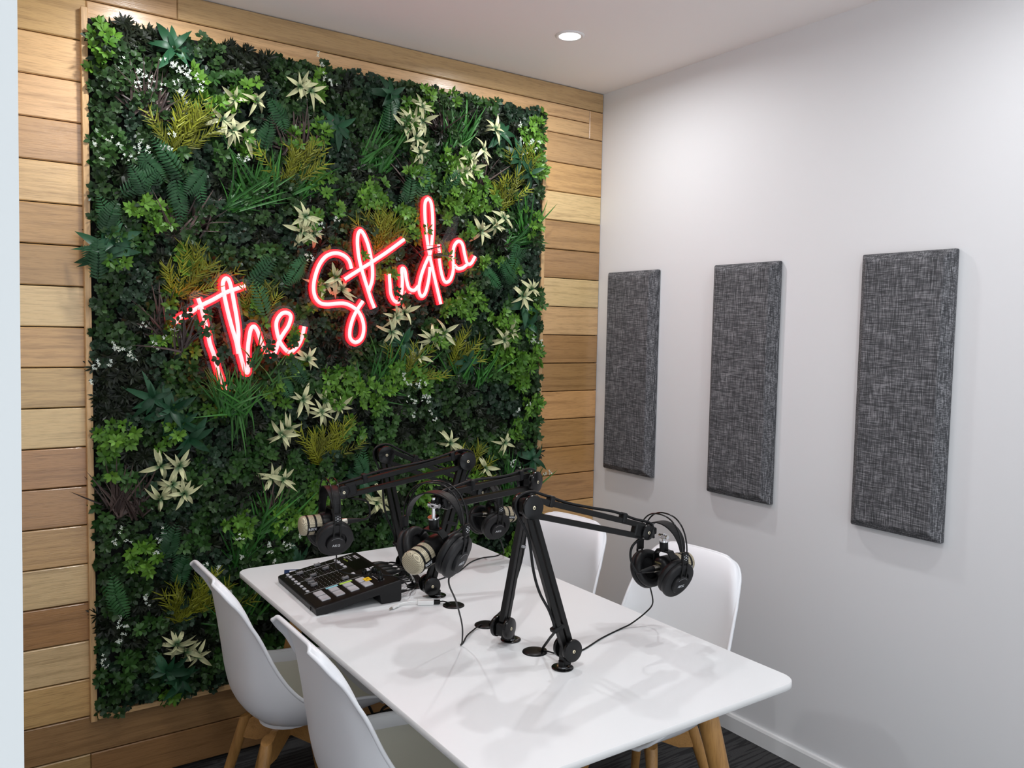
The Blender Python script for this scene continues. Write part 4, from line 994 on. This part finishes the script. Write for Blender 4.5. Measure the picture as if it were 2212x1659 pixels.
# ------------------------------------------------------------------ audio mixer
fx = V(-.035, -1, 0).normalized(); fy = V(1, -.035, 0).normalized()
MXM = Matrix((fx, fy, V(0, 0, 1))).transposed().to_4x4(); MXM.translation = V(-1.694, -.408, TZ)
WD, DP, ZF, ZR = .366, .272, .022, .066
mx_ = thing('audio_mixer', 'black podcast mixer with grey pads, faders and coloured tabs on the table', 'audio mixer', MXM)
SIDE = Matrix(((0, 0, 1, 0), (1, 0, 0, 0), (0, 1, 0, 0), (0, 0, 0, 1)))      # XY poly (y, z) extruded along X
bd = MB(); bd.prism([(0.003, 0), (.030, 0), (.060, .006), (.200, .030), (.206, .0), (.268, 0), (.272, .006), (DP, ZR - .003), (DP - .004, ZR), (0.002, ZF), (0, ZF - .004)], 0, WD, 0, SIDE, .003, 2)
bd.build('body', M['mixer'], mx_)
sl_ = math.atan2(ZR - ZF, DP); TM = Matrix.Translation((0, 0, ZF)) @ Matrix.Rotation(sl_, 4, 'X')      # top plane: x, v
DS = DP / math.cos(sl_)
def top(name, mb, mt, par=mx_): return mb.build(name, mt, par)
fp = top('faceplate', MB().box((WD / 2, DS / 2, .0005), (WD - .008, DS - .010, .001), 0, 0, TM), M['mixtop'])
XF = lambda i: .026 + .0275 * i
for i in range(8): top('button', MB().box((XF(i), .026, .002), (.0125, .0095, .004), 0, .001, TM, 1), M['button'])
for i in (0, 1, 2, 3, 6): top('button', MB().box((XF(i) + .002, .190 if i < 4 else .186, .002), (.014, .0100, .004), 0, .001, TM, 1), M['button'])
for i, v_ in enumerate((.126, .058, .136, .084, .060, .058, .058, .150)):
    top('fader_slot', MB().box((XF(i), .106, .0011), (.0022, .118, .0004), 0, 0, TM), M['screen'], fp)
    f_ = MB(); f_.prism([(-.0105, .002), (.0105, .002), (.0092, .0105), (.003, .0085), (-.003, .0085), (-.0092, .0105)], -.0055, .0055, 0, TM @ Matrix.Translation((XF(i), v_, .001)) @ SIDE, .0006, 1)
    top('fader', f_, M['fader'])
ln = MB()
def line(a, b, w=.0009):
    a = V(*a, .0012); b = V(*b, .0012); ln.box((0, 0, 0), ((b - a).length, w, .0003), 0, 0, TM @ frame((a + b) / 2, b - a))
for xx in (XF(0) + .0138, XF(3) + .0138): line((xx, .014), (xx, .200 if xx < .09 else .193))
xx = XF(7) + .0135; line((xx - .0275 + .0275, .012), (xx, .205)); line((xx, .205), (xx + .022, .222)); line((xx + .022, .222), (xx + .075, .222))
for i in range(8):
    for k in range(9):
        for dx in (-.0055, .0055): ln.box((XF(i) + dx, .054 + k * .0128, .0012), (.0013 if k % 4 else .0022, .0013, .0003), 0, 0, TM)
ln.build('scale_markings', M['white_print'], fp)
for r in range(4):
    for cidx, xp in enumerate((.268, .3125)):
        top('pad', MB().box((xp, .046 + r * .0455, .002), (.0385, .0275, .005), 0, .0016, TM, 2), M['pad'])
top('display', MB().box((.128, .231, .0012), (.098, .056, .0012), 0, 0, TM), M['screen'])
for xp, vv in ((.200, .232), (.200, .250)): top('button', MB().box((xp, vv, .002), (.021, .0135, .004), 0, .001, TM, 1), M['button'])
for xp, vv in ((.230, .210), (.258, .212), (.238, .240), (.272, .241), (.312, .228)):
    kb = MB(); kb.lathe([(0, .017), (.0074, .017), (.0080, .0160), (.0088, .002), (.0098, .001)], 24, 0, TM @ Matrix.Translation((xp, vv, 0))); ko = top('knob', kb, M['blackg'])
    dots = MB()
    for a in range(0, 300, 50): dots.box((xp + .0115 * math.cos(R(a - 60)), vv + .0115 * math.sin(R(a - 60)), .0012), (.0012, .0012, .0003), 0, 0, TM)
    dots.build('knob_markings', M['white_print'], ko)
def top_text(txt, size, x, v, mt, name='lettering'):
    tv, tf = text_geo(txt, size); w = MB(); w.add(tv, tf, 0, False, TM @ Matrix.Translation((x, v, .0013))); top(name, w, mt, fp)
top_text('R\u00d8DE', .0155, .052, .252, M['white_print']); top_text('R\u00d8DE', .0065, .026, .222, M['white_print']); top_text('Caster Pro', .0080, .052, .216, M['green_print'])
top_text('PODCAST', .0058, .030, .237, M['white_print']); top_text('PRODUCTION STUDIO', .0052, .047, .229, M['white_print'])
sl2 = MB().box((.322, -.0008, .010), (.004, .002, .010), 0); sl2.build('front_socket', M['screen'], mx_)
# paper tabs stuck on it
def tab(label, mt, x, v, w, h, z=.0052):
    mb = MB(); mb.box((0, 0, 0), (w, h, .0005), 0); o = mb.build('paper_tab', mt); o.matrix_world = MXM @ TM @ Matrix.Translation((x, v, z)) ; return tag(o, label, 'paper tab', 'paper tabs stuck on the mixer')
tab('cyan paper tab on the second row of mixer pads', M['cyan'], .254, .0915, .011, .038)
tab('lime green paper tab on the third row of mixer pads', M['lime'], .254, .137, .011, .040)
yt = tab('yellow paper tab beside the mixer knobs', M['yellow'], .284, .196, .030, .020)
tv, tf = text_geo('PC', .012); w = MB(); w.add(tv, tf, 0, False, Matrix.Translation((0, 0, .0004)))
tag(w.build('handwriting', M['screen'], yt), 'black handwriting')
card = MB(); card.box((0, 0, .0008), (.055, .085, .0016), 0, 0); card.box((0, .0, .0017), (.030, .050, .0004), 1)
co = card.build('card', [M['blue'], M['white_print']]); co.matrix_world = Matrix.Translation((-1.600, -.330, TZ)) @ Matrix.Rotation(R(70), 4, 'Z'); tag(co, 'small navy and white card lying behind the far end of the mixer', 'card')
# leads plugged into its back
def rear_lead(x, z, plug, path, label='black lead plugged into the back of the mixer'):
    p = MXM @ V(x, DP, z); d = fy
    t = thing('audio_lead', label, 'audio lead', Matrix.Translation(p), 'leads plugged into the back of the mixer')
    q = frame((0, 0, 0), d)
    if plug:
        b = MB(); b.lathe([(0, 0), (.0104, 0), (.0108, .002), (.0108, .028), (.0095, .038), (.0055, .052), (.0042, .060), (0, .060)], 20, 0, q @ LX); b.build('plug', M['black'], t)
        MB().box((.018, 0, .0100), (.009, .006, .0012), 0, 0, q).build('latch', M['chrome'], t); s0 = .058
    else:
        b = MB(); b.lathe([(0, 0), (.0055, 0), (.0058, .002), (.0052, .022), (.0030, .034), (0, .034)], 16, 0, q @ LX); b.build('plug', M['black'], t); s0 = .032
    iv = V(*p); pts = [d * s0, d * (s0 + .018)] + [V(*a) - iv for a in path]
    MB().tube(pts, .0030 if plug else .0022, 8, 0, None, False, 8).build('cable', M['rubber'], t)
for i in range(4):
    xx = .128 + i * .033
    rear_lead(xx, .050, True, [(-1.310 + .004 * i, -.540 - .018 * i, .782 - .002 * i), (-1.302 + .003 * i, -.60 - .012 * i, .766 - .002 * i), (-1.314 + .002 * i, -.650 - .004 * i, .757), (-1.324 + .002 * i, -.667, .750)])
for i in range(4):
    xx = .262 + i * .019
    rear_lead(xx, .042, False, [(-1.355 + .004 * i, -.655 - .008 * i, .785 - .004 * i), (-1.338, -.670, .764), (-1.328, -.678 + .002 * i, .750)])
rear_lead(.330, .018, False, [(-1.372, -.728, .760), (-1.346, -.704, .757), (-1.332, -.684, .750)], 'black lead plugged low into the near corner of the mixer back')

# ------------------------------------------------------------------ white adapter and its black plug
ad = thing('phone_adapter', 'white phone adapter cable lying on the table beside the mixer', 'adapter', Matrix.Translation((-1.44, -.835, TZ)))
Aq = Matrix.Translation((1.44, .835, -TZ))
pa, pb = V(-1.504, -.842, .7555), V(-1.462, -.823, .7575)
MB().cyl(pa, pa.lerp(pb, .22), .0026, None, 12, 0, Aq).build('metal_tip', M['xlr'], ad)
MB().box((0, 0, 0), ((pb - pa).length * .62, .0125, .0075), 0, .002, Aq @ frame(pa.lerp(pb, .52), pb - pa)).build('lightning_plug', M['apple'], ad)
MB().tube([pa.lerp(pb, .8), pb, V(-1.446, -.822, .758), V(-1.425, -.828, .7595), V(-1.408, -.838, .7595)], .0022, 8, 0, Aq).build('cord', M['apple'], ad)
ba, bb_ = V(-1.410, -.838, .7578), V(-1.366, -.860, .7578)
MB().box((0, 0, 0), ((bb_ - ba).length, .024, .0145), 0, .003, Aq @ frame((ba + bb_) / 2, bb_ - ba)).build('socket_housing', M['apple'], ad)
us = thing('usb_plug', 'black plug on a short cable pushed into the white adapter', 'plug', Matrix.Translation((-1.36, -.862, TZ)))
Uq = Matrix.Translation((1.36, .862, -TZ)); ub = bb_ + (bb_ - ba).normalized() * .0195
MB().box((0, 0, 0), (.0190, .0155, .0095), 0, .0015, Uq @ frame((bb_ + ub) / 2 + V(.0005, 0, 0), bb_ - ba)).build('plug_body', M['black'], us)
MB().tube([ub - V(.002, 0, 0), ub + V(.008, -.005, .001), V(-1.335, -.889, .7585), V(-1.329, -.896, .7555), V(-1.326, -.899, .751)], .0022, 8, 0, Uq).build('cable', M['rubber'], us)

# ------------------------------------------------------------------ cables under the table
def floor_cable(label, pts, r):
    o = MB().tube(pts, r, 8, 0, None, False, 8).build('power_cable', M['rubber']); return tag(o, label, 'cable')
floor_cable('black cable drooping from under the table, left one between the left chairs', [(-1.38, -.52, .729), (-1.385, -.42, .62), (-1.36, -.25, .35), (-1.30, -.14, .19), (-1.26, -.13, .147), (-1.237, -.13, .11), (-1.211, -.13, .05), (-1.20, -.13, .006), (-1.14, -.12, .005)], .0052)
floor_cable('black cable drooping from under the table, right one between the left chairs', [(-1.05, -.50, .729), (-1.04, -.42, .50), (-1.03, -.22, .20), (-1.06, -.14, .115), (-1.116, -.13, .094), (-1.160, -.13, .091), (-1.182, -.13, .078), (-1.188, -.13, .045), (-1.185, -.128, .006), (-1.10, -.11, .005)], .0052)

# ------------------------------------------------------------------ camera, world, view
cam = bpy.data.cameras.new('camera'); cam.sensor_width = 36; cam.sensor_fit = 'HORIZONTAL'; cam.lens = 1770.99 / 2212 * 36; cam.clip_start = .02
co_ = bpy.data.objects.new('camera', cam); COL.objects.link(co_)
yaw, pit, rol = .606818, -.064883, .019001
fwd = V(math.sin(yaw) * math.cos(pit), math.cos(yaw) * math.cos(pit), math.sin(pit)); rt = V(math.cos(yaw), -math.sin(yaw), 0); up_ = rt.cross(fwd)
r_ = rt * math.cos(rol) + up_ * math.sin(rol); u_ = -rt * math.sin(rol) + up_ * math.cos(rol)
cm_ = Matrix((r_, u_, -fwd)).transposed().to_4x4(); cm_.translation = V(-2.57417, -2.99555, 1.58422); co_.matrix_world = cm_
scene.camera = co_
wd = bpy.data.worlds.new('world'); scene.world = wd; wd.use_nodes = True
wd.node_tree.nodes['Background'].inputs[0].default_value = (.8, .85, .9, 1); wd.node_tree.nodes['Background'].inputs[1].default_value = 3.0
vs_ = scene.view_settings; vs_.view_transform = 'Standard'; vs_.look = 'None'; vs_.gamma = 1; vs_.use_curve_mapping = False; vs_.exposure = EXPO
cy = scene.cycles; cy.use_denoising = True; cy.max_bounces = 7; cy.diffuse_bounces = 4; cy.glossy_bounces = 3; cy.transparent_max_bounces = 8; cy.transmission_bounces = 3
cy.caustics_reflective = False; cy.caustics_refractive = False; cy.sample_clamp_indirect = 6; cy.use_adaptive_sampling = True; cy.adaptive_threshold = .02
